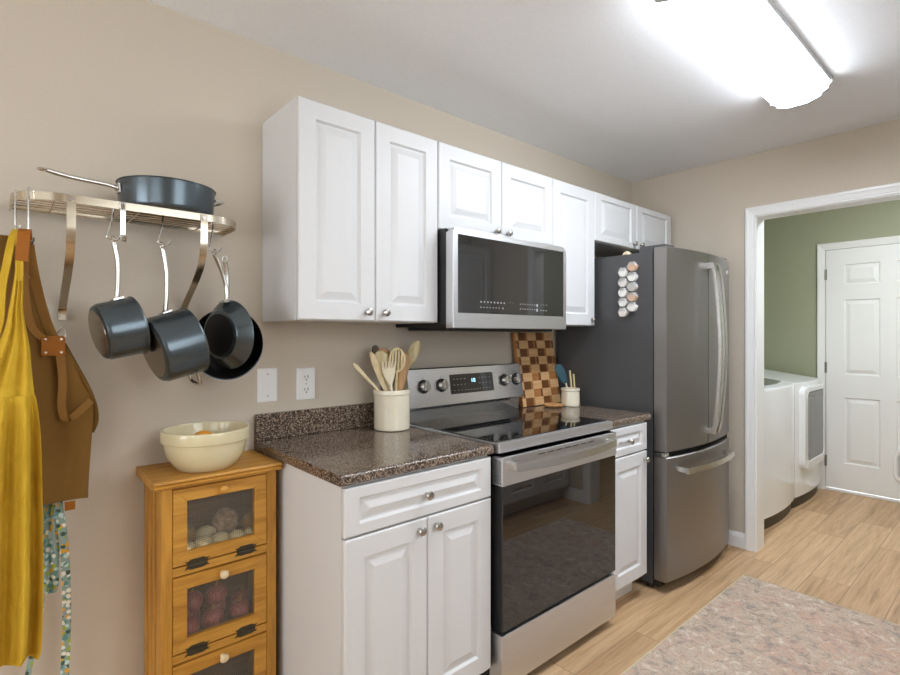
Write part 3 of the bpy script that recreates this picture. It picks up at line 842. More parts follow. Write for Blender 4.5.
# ------------------------------------------------------------------ wall plates
t = thing('blank_wall_plate', 'blank white wall plate with two screws beside the hanging pans', 'wall plate', (.776, 0, 1.125))
FW = F(0)
def plate(x0, x1, z0, z1, t, name='plate'):
    b = B(); b.loops([[FW(u, v, w) for u, v in rrect(x0+i, x1-i, z0+i, z1-i, .004, 3)] for i, w in ((0, .0005), (0, .003), (.004, .0062))]); return b.obj(name, 'plate', t)
plate(.737, .814, 1.060, 1.188, t)
for z in (1.082, 1.166): B().cyl((.7755, -.006, z), (.7755, -.0072, z), .0035, n=12).obj('screw', 'lampmetal', t)
t = thing('wall_outlet', 'white duplex wall outlet above the backsplash', 'outlet', (.932, 0, 1.12))
plate(.893, .972, 1.056, 1.184, t)
for z in (1.095, 1.145):
    b = B(); b.loops([[FW(.9325+p, z+q, w) for p, q in rrect(-.017, .017, -.0165, .0165, .010, 4)] for w in (.005, .0075)])
    rc = b.obj('receptacle', 'plate', t)
    b = B(); b.box(.9245, .9265, -.0081, -.0074, z-.002, z+.008); b.box(.9375, .940, -.0081, -.0074, z-.003, z+.009); b.cyl((.9325, -.0074, z-.009), (.9325, -.0081, z-.009), .003, n=10)
    b.obj('slots', 'slot', rc)
B().cyl((.9325, -.006, 1.12), (.9325, -.0073, 1.12), .003, n=12).obj('screw', 'lampmetal', t)

# ------------------------------------------------------------------ pine vegetable bin
px0, px1, pyf = .362, .712, -.236
t = thing('vegetable_bin', 'honey pine vegetable bin with three wire screen doors against wall', 'cabinet', ((px0+px1)/2, -.12, 0))
for x0, x1, gx in ((px0, px0+.018, px0), (px1-.018, px1, None)):
    b = B(); b.box(x0, x1, pyf+.0175, -.016, 0, .858)
    if gx is not None:
        for y in (-.175, -.12, -.065): b.cyl((gx-.0012, y, .02), (gx-.0012, y, .85), .0024, n=8)
    b.obj('side_panel', 'pinez', t)
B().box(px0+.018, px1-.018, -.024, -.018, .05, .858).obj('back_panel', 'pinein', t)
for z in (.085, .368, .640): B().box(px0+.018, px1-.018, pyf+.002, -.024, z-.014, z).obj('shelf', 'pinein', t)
for x0, x1 in ((px0, px0+.032), (px1-.032, px1)): B().box(x0, x1, pyf-.001, pyf+.017, 0, .858, .0015, 1).obj('stile', 'pinez', t)
for z0, z1 in ((.588, .613), (.325, .350), (.0, .085), (.852, .858)): B().box(px0+.032, px1-.032, pyf, pyf+.016, z0, z1, .001, 1).obj('rail', 'pine', t)
b = B()
tp = [(0, .858), (-.246, .858), (-.256, .862), (-.259, .868), (-.254, .873), (-.262, .878), (-.258, .885), (0, .885)]
b.loops([[(x + (sx*(abs(y)-.246) if abs(y) > .246 else 0), y, z) for y, z in tp] for x, sx in ((.341, 0), (.722, 0))])
b.obj('top', 'pine', t)
def bin_door(z0, z1):
    u0, u1 = .395, .679; m = .040; th = .018; f = F(pyf + .016)
    b = B(); H = m; e = .004
    O = [(u0, z0), (u1, z0), (u1, z1), (u0, z1)]; I = [(u0+H, z0+H), (u1-H, z0+H), (u1-H, z1-H), (u0+H, z1-H)]
    for i in range(4):
        j = (i+1) % 4
        A, Bb, Cc, D = O[i], O[j], I[j], I[i]
        g = .0006
        b.loops([[f(*p, 0) for p in (A, Bb, Cc, D)], [f(*p, th-.002) for p in (A, Bb, Cc, D)],
                 [f(p[0]+(q[0]-p[0])*.03, p[1]+(q[1]-p[1])*.03, th) for p, q in ((A, Cc), (Bb, D), (Cc, A), (D, Bb))]])
    d = b.obj('door', 'pine', t)
    # woven wire screen
    b = B(); a0, a1, c0, c1 = u0+H-.004, u1-H+.004, z0+H-.004, z1-H+.004; p = .0060; r = .00046
    x = a0
    while x < a1:
        b.box(x-r, x+r, pyf+.0085, pyf+.0096, c0, c1); x += p
    z = c0
    while z < c1:
        b.box(a0, a1, pyf+.0080, pyf+.0091, z-r, z+r); z += p
    b.obj('wire_screen', 'wire', d)
    knob(F(pyf + .016), (u0+u1)/2, z1-.020, th, 'pine' if z0 > .5 else 'woodlight', d, .95)
    for x in (u0+.068, u1-.068):
        b = B(); yy = pyf - .0025
        zz = z0-.004
        hp = [(-.040, .015), (-.030, .013), (-.020, .019), (.020, .019), (.030, .013), (.040, .015), (.030, .004), (.034, 0), (.030, -.004), (.040, -.015), (.030, -.013), (.020, -.017), (-.020, -.017), (-.030, -.013), (-.040, -.015), (-.030, -.004), (-.034, 0), (-.030, .004)]
        b.loops([[(x+p*.9, y_, zz+q*.85) for p, q in hp] for y_ in (yy+.002, yy-.0005)])
        b.cyl((x-.026, yy-.002, zz), (x+.026, yy-.002, zz), .0032, n=10)
        b.obj('hinge', 'hinge', d)
bin_door(.618, .850); bin_door(.355, .583); bin_door(.092, .320)
# vegetables inside
def veg(name, lab, cat, grp, mat, c, rx, ry, rz, rot=0, jit=.04, stem=None):
    b = B(); b.ell(c, rx, ry, rz, mat=Matrix.Rotation(rot, 4, 'Z'), jit=jit)
    if stem:
        o = b.obj(name, mat, None, (c[0], c[1], c[2]-rz)); tag(o, lab, cat, grp)
        s = B(); s.cyl((c[0], c[1], c[2]+rz*.9), (c[0]+.004, c[1], c[2]+rz*1.45), rz*.22, rz*.08, 8); s.obj('stem', stem, o)
    else:
        o = b.obj(name, mat, None, (c[0], c[1], c[2]-rz)); tag(o, lab, cat, grp)
    return o
zs = .6405
P1 = [(.436, -.208, .028, .022, .019, 'potato', 'small pale potato at the hinge corner of the top bin'), (.487, -.206, .028, .022, .020, 'potato', 'small pale potato second along the front of the top bin'),
      (.541, -.205, .027, .022, .021, 'potato', 'small pale potato third along the front of the top bin'), (.592, -.206, .025, .022, .018, 'potato', 'small pale potato fourth along the front of the top bin'),
      (.634, -.206, .018, .018, .016, 'potato', 'smallest pale potato in the top bin')]
for x, y, a, c, r, m, lab in P1: veg('potato', lab, 'potato', 'potatoes in the top bin', m, (x, y, zs+r), a, c, r)
veg('potato', 'pale potato lying behind the front row in the top bin', 'potato', 'potatoes in the top bin', 'potato', (.510, -.150, zs+.026), .034, .026, .026)
veg('potato', 'brownish potato behind the hinge corner of the top bin', 'potato', 'potatoes in the top bin', 'root', (.455, -.100, zs+.030), .036, .032, .030)
veg('onion', 'golden onion in the top bin beside the pale potatoes', 'onion', None, 'shallot', (.448, -.148, zs+.034), .031, .023, .030, stem='shallot')
veg('celery_root', 'large round knobbly root vegetable in the top bin', 'root vegetable', None, 'root', (.580, -.128, zs+.046), .044, .042, .044, jit=.08)
veg('onion', 'golden onion near the far stile of the top bin', 'onion', None, 'shallot', (.655, -.150, zs+.032), .027, .027, .029, stem='shallot')
zs = .3685
for i, (x, y, r, dz, lab) in enumerate([(.448, -.185, .036, 0, 'red onion at the hinge corner of the middle bin'), (.525, -.180, .034, 0, 'red onion front centre of the middle bin'),
        (.610, -.182, .033, 0, 'red onion front far side of the middle bin'), (.470, -.110, .036, 0, 'red onion back near side of the middle bin'),
        (.552, -.112, .037, 0, 'red onion back centre of the middle bin'), (.640, -.112, .034, 0, 'red onion back far side of the middle bin'),
        (.470, -.150, .034, .061, 'red onion stacked high on the near side of the middle bin'), (.545, -.148, .034, .060, 'red onion stacked high in the centre of the middle bin')]):
    veg('red_onion', lab, 'onion', 'red onions in the middle bin', 'redonion', (x, y, zs+r*.93+dz), r, r, r*.93, jit=.03, stem='shallot')
zs = .0855
for i, (x, y, r, lab) in enumerate([(.46, -.17, .040, 'brown potato near side of the lowest bin'), (.55, -.165, .042, 'brown potato centre of the lowest bin'), (.64, -.17, .038, 'brown potato far side of the lowest bin')]):
    veg('potato', lab, 'potato', 'potatoes in the lowest bin', 'root', (x, y, zs+r*.8), r, r*.9, r*.8)

# bowl with fruit
bc = (.514, -.150, .8855)
b = B()
prof = [(.0, .004), (.070, .004), (.078, 0), (.084, .002), (.100, .020), (.116, .046), (.1225, .074), (.1235, .088), (.1305, .090), (.1335, .095), (.1335, .121), (.1305, .127),
        (.125, .127), (.122, .120), (.119, .085), (.108, .044), (.088, .020), (.060, .012), (.0, .011)]
b.lathe(prof, bc, 56)
tag(b.obj('mixing_bowl', 'bowl', None, bc), 'cream stoneware bowl with thick rim on top of the pine bin', 'bowl')
for (dx, dy, dz, r, lab) in [(-.005, .015, .078, .040, 'orange citrus fruit showing highest in the cream bowl'), (.050, -.035, .066, .036, 'orange citrus fruit low in the front of the cream bowl'),
                      (-.055, -.030, .066, .036, 'orange citrus fruit low at the near side of the cream bowl')]:
    o = B().ell((bc[0]+dx, bc[1]+dy, bc[2]+dz), r, r, r*.95).obj('orange', 'orange', None, (bc[0]+dx, bc[1]+dy, bc[2]+dz-r))
    tag(o, lab, 'fruit', 'fruit in the cream bowl')

# ------------------------------------------------------------------ crocks and utensils
cc = (1.256, -.139, .9183)
b = B(); b.lathe([(.0, 0), (.068, 0), (.074, .003), (.0755, .010), (.0755, .140), (.0765, .148), (.0795, .150), (.0795, .164), (.077, .168), (.071, .168), (.0695, .160), (.0695, .012), (.0, .010)], cc, 48)
tag(b.obj('utensil_crock', 'stone', None, cc), 'large cream stoneware crock of wooden utensils on the countertop', 'crock')
def spine(b, p0, p1, secs, face=(0, -1, 0), bend=0.0):
    """utensil: secs = (t, half width, half thickness, forward offset)"""
    p0 = Vector(p0); p1 = Vector(p1); d = p1-p0; L = d.length; d.normalize()
    w = d.cross(Vector(face)).normalized(); nn = w.cross(d).normalized()
    lo = []
    for t_, hw, ht, off in secs:
        c = p0 + d*L*t_ + nn*off
        lo.append([c + w*hw*math.cos(2*PI*k/14) + nn*ht*math.sin(2*PI*k/14) for k in range(14)])
    return b.loops(lo)
SPOON = [(0, .004, .004, 0), (.1, .0055, .005, 0), (.68, .006, .005, 0), (.74, .010, .006, 0), (.80, .016, .008, -.003), (.88, .019, .009, -.006), (.95, .016, .007, -.004), (.99, .010, .004, 0), (1, .002, .002, 0)]
SPAT = [(0, .004, .004, 0), (.1, .006, .005, 0), (.60, .007, .005, 0), (.70, .016, .004, 0), (.82, .024, .003, 0), (.96, .026, .0025, 0), (1, .022, .002, 0)]
STICK = [(0, .004, .004, 0), (.2, .005, .0045, 0), (.7, .006, .004, 0), (.95, .009, .003, 0), (1, .004, .002, 0)]
KNIFE = [(0, .004, .004, 0), (.45, .006, .004, 0), (.6, .013, .0035, 0), (.85, .014, .003, 0), (.97, .009, .0025, 0), (1, .003, .002, 0)]
LADLE = [(0, .004, .004, 0), (.1, .0055, .005, 0), (.64, .006, .005, 0), (.70, .014, .008, 0), (.77, .030, .012, -.004), (.86, .036, .014, -.008), (.94, .031, .011, -.006), (.99, .014, .006, 0), (1, .002, .002, 0)]
def utensil(name, lab, cat, mat, base, tip, secs, face=(-.5, -.85, 0), grp='utensils in the large crock'):
    b = B(); spine(b, base, tip, secs, face)
    return tag(b.obj(name, mat, None, base), lab, cat, grp)
z0 = cc[2]+.014
utensil('wooden_stick', 'thin bent wooden stirrer leaning far out of the crock toward the outlet', 'utensil', 'woodlight', (1.312, -.145, .962), (1.062, -.150, 1.202), STICK)
utensil('wooden_spatula', 'narrow pale wooden spreader standing at the outlet side of the crock', 'utensil', 'woodlight', (1.285, -.155, z0), (1.143, -.150, 1.246), KNIFE)
utensil('dark_spoon', 'dark wooden spoon at the back of the large crock', 'spoon', 'wooddark', (1.25, -.125, z0), (1.205, -.085, 1.272), SPOON)
utensil('wooden_ladle', 'tan round wooden spoon behind the slotted spoon in the crock', 'spoon', 'woodmid', (1.24, -.130, z0), (1.232, -.105, 1.262), LADLE)
utensil('wooden_spoon', 'pale wooden spoon peeping out behind the white fork in the crock', 'spoon', 'bamboo', (1.265, -.16, z0), (1.205, -.120, 1.250), LADLE)
utensil('wooden_paddle', 'broad brown wooden paddle near the range side of the crock', 'utensil', 'woodmid', (1.25, -.160, z0), (1.318, -.150, 1.238), [(0, .005, .005, 0), (.3, .008, .005, 0), (.5, .014, .005, 0), (.72, .025, .004, 0), (.9, .027, .004, 0), (.97, .018, .003, 0), (1, .006, .003, 0)])
utensil('bamboo_spoon', 'tall olive toned wooden spoon leaning toward the range', 'spoon', 'bamboo', (1.225, -.135, z0), (1.408, -.125, 1.290), [(t_, w_*.72 if w_ > .01 else w_, h_, o_) for t_, w_, h_, o_ in LADLE])
# slotted spoon: an open head with bars
def slotted(lab, mat, base, tip, hw, hl, name, bars):
    b = B(); base = Vector(base); tip = Vector(tip); d = (tip-base).normalized(); w = d.cross(Vector((-.5, -.85, 0))).normalized(); nn = w.cross(d)
    L = (tip-base).length
    spine(b, base, base + d*(L-hl*1.85), [(0, .005, .005, 0), (.2, .006, .005, 0), (1, .0055, .004, 0)], (-.5, -.85, 0))
    c = tip - d*hl
    rp = [c + w*hw*math.cos(2*PI*k/28) + d*hl*math.sin(2*PI*k/28) for k in range(28)]
    b.tube(rp, .0055, 8, True)
    for q in bars:
        h = hl*math.sqrt(max(0, 1-q*q)); b.bar([c + w*hw*q - d*h, c + w*hw*q + d*h], .0075, .005, w)
    return tag(b.obj(name, mat, None, base), lab, 'spoon', 'utensils in the large crock')
slotted('large pale slotted spoon with round head in front of the crock', 'bamboo', (1.235, -.185, z0), (1.262, -.172, 1.258), .031, .048, 'slotted_spoon', (-.62, -.2, .2, .62))
# pasta fork, cream
b = B(); spine(b, (1.25, -.185, z0), (1.205, -.185, 1.185), [(0, .005, .004, 0), (.7, .006, .004, 0), (.80, .018, .004, 0), (.92, .027, .005, 0), (1, .027, .004, 0)], (-.5, -.85, 0))
for k in range(5):
    u = -1+k*.5; b.cyl((1.205+u*.021, -.187-.010*u, 1.180), (1.202+u*.024, -.198-.012*u, 1.208), .0045, .003, 8)
tag(b.obj('pasta_fork', 'cream', None, (1.25, -.185, z0)), 'cream toothed pasta fork at the front of the crock', 'fork', 'utensils in the large crock')

sc_ = (2.418, -.212, .9183)
b = B(); b.lathe([(.0, 0), (.046, 0), (.050, .003), (.052, .012), (.050, .075), (.0485, .082), (.052, .086), (.053, .096), (.051, .100), (.046, .100), (.044, .094), (.045, .010), (.0, .008)], sc_, 40)
tag(b.obj('utensil_crock', 'stone', None, sc_), 'small cream crock beside the fridge with a teal spatula', 'crock')
z0 = sc_[2]+.011
b = B(); spine(b, (2.430, -.215, z0), (2.395, -.190, 1.065), [(0, .004, .004, 0), (1, .005, .004, 0)], (-.6, -.8, 0))
sp = tag(b.obj('silicone_spatula', 'woodlight', None, (2.43, -.215, z0)), 'teal silicone spatula standing in the small crock', 'spatula')
b = B(); spine(b, (2.400, -.194, 1.045), (2.352, -.170, 1.150), [(0, .008, .004, 0), (.15, .022, .006, 0), (.7, .026, .005, 0), (.92, .020, .004, 0), (1, .008, .003, 0)], (-.6, -.8, 0)); b.obj('blade', 'silicone', sp, sharp=60)
for i, (tx, ty, tz, lab) in enumerate([(2.395, -.225, 1.118, 'taller pale wooden stick in the small crock'), (2.415, -.235, 1.098, 'shorter pale wooden stick in the small crock')]):
    utensil('wooden_stick', lab, 'utensil', 'bamboo', (2.425+.012*i, -.225-.01*i, z0), (tx, ty, tz), [(0, .004, .004, 0), (.3, .0045, .004, 0), (1, .005, .004, 0)], grp='sticks in the small crock')

# spoon rest and checkered board
b = B(); b.lathe([(.0, 0), (.040, 0), (.052, .006), (.056, .014), (.055, .017), (.050, .016), (.040, .008), (.0, .006)], (2.308, -.178, .9183), 32)
tag(b.obj('spoon_rest', 'woodmid', None, (2.308, -.178, .9183)), 'small round wooden spoon rest in front of the checkered board', 'spoon rest')
bw, bh, bt = .335, .412, .022
b = B()
colsw = [.016, .014, .048, .014, .018, .048, .014, .018, .048, .014, .018, .048, .016, .016]
s_ = sum(colsw); colsw = [c*bw/s_ for c in colsw]
nr = 9; rh = bh/nr
wide = [c > .03 for c in colsw]
x = -bw/2
for ci, w_ in enumerate(colsw):
    for ri in range(nr):
        k = sum(wide[:ci])
        if wide[ci]: mi = 2 if (ri + k) % 2 == 0 else 0
        else: mi = (0 if (ri + k) % 2 == 0 else (2 if ci % 2 else 1)) if ci % 2 else (1 if (ri+k) % 2 else 0)
        if wide[ci] and mi == 2 and ri < 4 and k % 2: mi = 1
        z = ri*rh
        v = [b.bm.verts.new(p) for p in ((x, 0, z), (x+w_, 0, z), (x+w_, 0, z+rh), (x, 0, z+rh))]
        f = b.bm.faces.new(v); f.material_index = mi
    x += w_
e = .004
o_ = [(-bw/2, 0), (bw/2, 0), (bw/2, bh), (-bw/2, bh)]
b.loops([[(p, 0, q) for p, q in o_], [(p, bt, q) for p, q in o_]], False, True, mi=1)
lean = math.atan2(.068, bh)
b.xf(Matrix.Translation((2.322, -.094, .9222)) @ Matrix.Rotation(-lean, 4, 'X'))
tag(b.obj('cutting_board', ['w1', 'w2', 'w3'], None, (2.313, -.09, .918)), 'checkered wooden cutting board leaning on wall between range and fridge', 'cutting board')

# ------------------------------------------------------------------ pot rack
ry0, ry1, rxa, rxb = -.016, -.250, .028, .603
t = thing('pot_rack', 'wall mounted steel pot rack with curved front rail and wire shelf', 'pot rack', ((rxa+rxb)/2, -.13, 1.65))
r_ = .105; rail = [(rxa, ry0)]
for k in range(9):
    a = R(180 + 90*k/8); rail.append((rxa+r_+r_*math.cos(a), ry1+r_+r_*math.sin(a)))
for k in range(9):
    a = R(270 + 90*k/8); rail.append((rxb-r_+r_*math.cos(a), ry1+r_+r_*math.sin(a)))
rail.append((rxb, ry0))
b = B(); b.bar([(x, y, 1.676) for x, y in rail], .021, .0035, (0, 0, 1)); b.obj('front_rail', 'rackmetal', t)
b = B(); b.bar([(rxa, ry0, 1.679), (rxb, ry0, 1.679)], .012, .004, (0, 0, 1)); b.obj('back_rail', 'rackmetal', t)
b = B()
for y in (-.05, -.082, -.114, -.146, -.178, -.210):
    ins_ = 0.004 if y > ry1+r_ else r_ - math.sqrt(max(0, r_**2-(y-(ry1+r_))**2)) + .003
    b.tube([(rxa+ins_, y, 1.681), (rxb-ins_, y, 1.681)], .0022, 6)
for x in (rxa+.09, (rxa+rxb)/2, rxb-.09): b.tube([(x, ry0, 1.676), (x, ry1+.004, 1.676)], .0026, 6)
b.obj('wire_shelf', 'rackmetal', t)
for x in (.148, .478):
    pts = smooth([(x, ry1-.003, 1.684), (x, ry1-.004, 1.64), (x, ry1, 1.590), (x, ry1+.025, 1.535), (x, -.16, 1.485), (x, -.085, 1.442), (x, -.03, 1.408), (x, -.008, 1.388), (x, -.005, 1.360)], 5)
    b = B(); b.bar(pts, .020, .003, (1, 0, 0)); br = b.obj('bracket', 'rackmetal', t)
    B().cyl((x, ry1-.004, 1.674), (x, ry1-.009, 1.674), .006, n=12).obj('bolt', 'chrome', br); B().cyl((x, -.004, 1.370), (x, -.012, 1.370), .007, n=12).obj('bolt', 'chrome', br)
def hook(x, zt, zb, lab, y=None, straight=False):
    y = ry1 if y is None else y
    if straight:
        pts = smooth([(x, y+.014, zt-.02), (x, y+.013, zt+.006), (x, y, zt+.013), (x, y-.010, zt+.006), (x, y-.011, zt-.03)], 4) + smooth([(x, y-.011, zb+.02), (x+.001, y-.013, zb+.004), (x+.005, y-.018, zb-.002), (x+.009, y-.024, zb+.006), (x+.010, y-.026, zb+.018)], 3)
    else:
        pts = smooth([(x+.006, -.201, zt-.012), (x+.006, -.203, zt+.005), (x+.005, -.210, zt+.0112), (x+.003, -.218, zt+.004), (x-.004, -.234, zt-.04)], 4)
        pts += smooth([(x-.018, y-.006, zb+.014), (x-.019, y-.007, zb+.007), (x-.014, y-.008, zb+.003)], 3) + smooth([(x+.001, y-.010, zb-.001), (x+.008, y-.011, zb+.004), (x+.013, y-.012, zb+.016)], 3)
    b = B(); b.tube(pts, .0026, 7)
    return tag(b.obj('pot_hook', 'chrome', None, (x, y, zb)), lab, 'hook', 'hooks on the pot rack')
hook(.036, 1.680, 1.580, 'steel hook at the rack end holding the yellow apron', -.18, True)
hook(.061, 1.682, 1.545, 'steel hook holding the brown apron', -.225, True)
hook(.246, 1.676, 1.577, 'steel hook holding the smaller saucepan')
hook(.371, 1.676, 1.577, 'steel hook holding the larger saucepan')
hook(.512, 1.676, 1.572, 'steel hook holding the two frying pans')
b = B()
for dx in (-.0045, .0, .0045): b.tube(smooth([(.2635+dx, -.246, 1.660), (.2635+dx, -.262, 1.684), (.2635+dx, -.262, 1.62), (.2635+dx, -.262, 1.585), (.2635+dx, -.275, 1.574), (.2635+dx, -.282, 1.585)], 4), .0019, 6)
tag(b.obj('pot_hook', 'chrome', None, (.2635, -.26, 1.575)), 'empty flat steel hook beside the smaller saucepan', 'hook', 'hooks on the pot rack')

# ------------------------------------------------------------------ pans
def pan(label, r, h, flare, ctr, M3, hpath, name='saucepan', cat='pan', helper=False, group='hard anodised pans', inner='panin', rivet=True, base='pandisc'):
    """local: axis +z (base z=0, rim z=h), handle toward +x. M3 maps local -> world around ctr (ctr = world place of local (0,0,h/2))"""
    Mw = Matrix.Translation(ctr) @ M3.to_4x4() @ Matrix.Translation((0, 0, -h/2))
    t = thing(name, label, cat, ctr, group)
    b = B(); rb = r - flare; c = min(.014, rb*.2); w = .0028
    b.lathe([(0, 0), (rb-c, 0), (rb-c*.4, c*.25), (rb, c), (r-.001, h-.003), (r+.002, h-.001), (r+.002, h), (r-.001, h)], n=48)
    b.xf(Mw); b.obj('body', 'pan', t)
    b = B(); b.lathe([(r-.0008, h-.0004), (r-w, h-.003), (rb-w, c+w), (rb-c, w), (0, w)], n=48); b.xf(Mw); b.obj('interior', inner, t)
    b = B(); b.lathe([(rb*.80, .0006), (rb*.80, -.0012), (rb*.76, -.0016), (0, -.0016)], n=40); b.xf(Mw)
    b.obj('base_disc', base, t)
    b = B(); b.oval(smooth([(p, 0, q) for p, q, w_ in hpath], 4), [.013]*4 + [.014]*8 + [.0165]*20, .0125, (0, 1, 0))
    # loop end
    e = Vector((hpath[-1][0], 0, hpath[-1][1]))
    b.tube([e + Vector((.010*math.cos(2*PI*k/16)+.008, .0085*math.sin(2*PI*k/16), 0)) for k in range(16)], .0032, 6, True)
    b.bar([(hpath[0][0]-.001, 0, hpath[0][1]-.013), (hpath[0][0]+.002, 0, hpath[0][1]+.013)], .034, .004, (0, 1, 0))
    b.xf(Mw); hd = b.obj('handle', 'caststeel', t)
    if rivet:
        for yy in (-.011, .011):
            b = B(); b.ell((hpath[0][0]+.004, yy, hpath[0][1]), .003, .005, .005); b.xf(Mw); b.obj('rivet', 'chrome', hd)
    if helper:
        b = B(); zz = h*.78
        b.tube(smooth([(-(r-.003), -.032, zz), (-(r+.02), -.030, zz), (-(r+.032), -.012, zz+.004), (-(r+.032), .012, zz+.004), (-(r+.02), .030, zz), (-(r-.003), .032, zz)], 4), .0048, 8)
        b.xf(Mw); b.obj('helper_handle', 'chrome', t)
    return t
def frame(axis, up):
    z = Vector(axis).normalized(); x = Vector(up); x = (x - z*x.dot(z)).normalized(); y = z.cross(x)
    return Matrix((x, y, z)).transposed()
# sauté pan standing on the rack, handle to the left
pan('wide shallow saute pan standing on top of the pot rack', .136, .084, .006, (.402, -.146, 1.6865+.0018+.042), frame((0, 0, 1), (-1, -.12, 0)),
    [(.136, .056, 1), (.16, .061, 1), (.20, .062, 1), (.26, .064, 1), (.304, .070, 1)], 'saute_pan', 'pan', True)
pan('smaller saucepan hanging nearest the aprons', .083, .098, .004, (.255, -.240, 1.331), frame((.95, .14, .22), (-.22, 0, 1)),
    [(.083, .066, 1), (.096, .070, 1), (.13, .080, 1), (.18, .092, 1), (.238, .096, 1)], base='steelbase')
pan('larger saucepan with loop helper handle hanging in the middle', .100, .114, .004, (.391, -.255, 1.283), frame((.93, .13, .27), (-.27, 0, 1)),
    [(.100, .066, 1), (.114, .070, 1), (.15, .084, 1), (.21, .102, 1), (.280, .112, 1)], 'saucepan', 'pan', True, base='steelbase')
pan('smaller frying pan hanging in front with its base showing', .109, .042, .026, (.548, -.222, 1.316), frame((.93, .35, .04), (-.04, .0, 1)),
    [(.105, .030, 1), (.125, .036, 1), (.16, .034, 1), (.21, .018, 1), (.250, -.002, 1)], 'frying_pan')
pan('larger frying pan hanging behind with black inside showing', .117, .044, .026, (.583, -.158, 1.284), frame((-.62, -.78, .05), (-.03, .0, 1)),
    [(.120, .028, 1), (.14, .034, 1), (.18, .034, 1), (.23, .040, 1), (.272, .054, 1)], 'frying_pan')

# ------------------------------------------------------------------ aprons
def cloth(rows, ncol, k, ph=0.0, th=.003, drift=.0):
    """rows: (z, xl, xr, y, amp)"""
    b = B(); g = []
    R_ = smooth([(r[0], r[1], r[2]) for r in rows], 5); Q_ = smooth([(r[3], r[4], 0) for r in rows], 5)
    for side in (0, 1):
        gr = []
        for ri, (a, q) in enumerate(zip(R_, Q_)):
            row = []
            for c in range(ncol+1):
                u = c/ncol
                y = q.x + q.y*(math.sin(2*PI*k*u + ph + drift*ri) + .4*math.sin(2*PI*(k*1.7)*u + ph*2 + .05*ri)) + (th if side else 0)
                row.append(b.bm.verts.new((a.y + (a.z-a.y)*u, y, a.x)))
            gr.append(row)
        g.append(gr)
    n0 = len(g[0]); 
    for s in (0, 1):
        for i in range(n0-1):
            for c in range(ncol):
                b.bm.faces.new((g[s][i][c], g[s][i][c+1], g[s][i+1][c+1], g[s][i+1][c]))
    for i in range(n0-1):
        for c in (0, ncol): b.bm.faces.new((g[0][i][c], g[0][i+1][c], g[1][i+1][c], g[1][i][c]))
    for c in range(ncol):
        for i in (0, n0-1): b.bm.faces.new((g[0][i][c], g[0][i][c+1], g[1][i][c+1], g[1][i][c]))
    return b
hk = (.036, -.19, 1.57)
t = thing('apron', 'bright yellow linen apron with gathered skirt hanging from the rack end', 'apron', hk, 'aprons on the pot rack')
cloth([(1.50, .036, .048, -.256, .002), (1.44, .030, .050, -.260, .003), (1.38, .022, .050, -.262, .003), (1.33, .014, .056, -.262, .004), (1.28, -.004, .063, -.262, .005), (1.22, -.030, .067, -.262, .006), (1.160, -.06, .072, -.264, .006)], 26, 3, .4).obj('bib', 'yellow', t, sharp=80)
cloth([(1.162, -.08, .073, -.266, .004), (1.13, -.09, .078, -.272, .009), (1.05, -.11, .084, -.272, .015), (.90, -.125, .087, -.270, .019), (.70, -.135, .089, -.268, .021), (.58, -.135, .087, -.268, .021), (.515, -.13, .084, -.268, .019), (.497, -.12, .078, -.268, .016)], 64, 4.3, 1.0, drift=.025).obj('skirt', 'yellow', t, sharp=80)
for pts in ([(.036, -.199, 1.586), (.041, -.225, 1.570), (.044, -.245, 1.54), (.043, -.255, 1.50), (.042, -.258, 1.45)], [(.034, -.199, 1.586), (.029, -.225, 1.560), (.020, -.242, 1.50), (.010, -.250, 1.43), (.004, -.256, 1.34), (-.02, -.258, 1.26)]):
    b = B(); b.bar(smooth(pts, 6), [.008, .009, .010, .011, .012, .013, .014, .015] + [.016]*40, .005, (1, -.3, 0)); b.obj('strap', 'yellow', t)
t = thing('apron', 'brown canvas work apron with leather tabs behind the yellow apron', 'apron', (.061, -.2, 1.54), 'aprons on the pot rack')
cloth([(1.570, -.10, .030, -.200, .004), (1.50, -.10, .050, -.195, .004), (1.42, -.10, .084, -.178, .004), (1.335, -.10, .117, -.155, .004), (1.288, -.10, .134, -.135, .005), (1.255, -.10, .157, -.125, .006), (1.18, -.10, .184, -.120, .006), (1.11, -.10, .211, -.116, .006), (1.00, -.10, .207, -.116, .006), (.90, -.10, .201, -.118, .005), (.843, -.1, .199, -.120, .004)], 40, 2.2, 1.9, .004, .015).obj('body', 'brown', t, sharp=70)
for pts, w in (([(.061, -.235, 1.556), (.068, -.228, 1.50), (.084, -.19, 1.42), (.104, -.158, 1.345), (.122, -.150, 1.300)], .022),
               ([(.058, -.235, 1.556), (.052, -.225, 1.48), (.056, -.20, 1.40), (.074, -.165, 1.33), (.110, -.152, 1.295)], .020)):
    b = B(); b.bar(smooth(pts, 6), w, .003, (1, -.3, 0)); b.obj('strap', 'webbing', t)
b = B(); b.bar(smooth([(.132, -.146, 1.27), (.138, -.146, 1.19), (.136, -.144, 1.12), (.142, -.143, 1.085), (.158, -.142, 1.082), (.180, -.140, 1.10), (.206, -.133, 1.125)], 6), .019, .003, (1, 0, .2)); b.obj('waist_strap', 'webbing', t)
b = B(); b.loops([[(.117+p, y, 1.285+q) for p, q in rrect(-.026, .026, -.027, .027, .006, 3)] for y in (-.1565, -.1605)]); tb = b.obj('leather_tab', 'leather', t)
for p, q in ((-.017, -.018), (.017, -.018), (-.017, .018), (.017, .018)): B().cyl((.117+p, -.1600, 1.285+q), (.117+p, -.1625, 1.285+q), .0035, n=10).obj('rivet', 'rackmetal', tb)
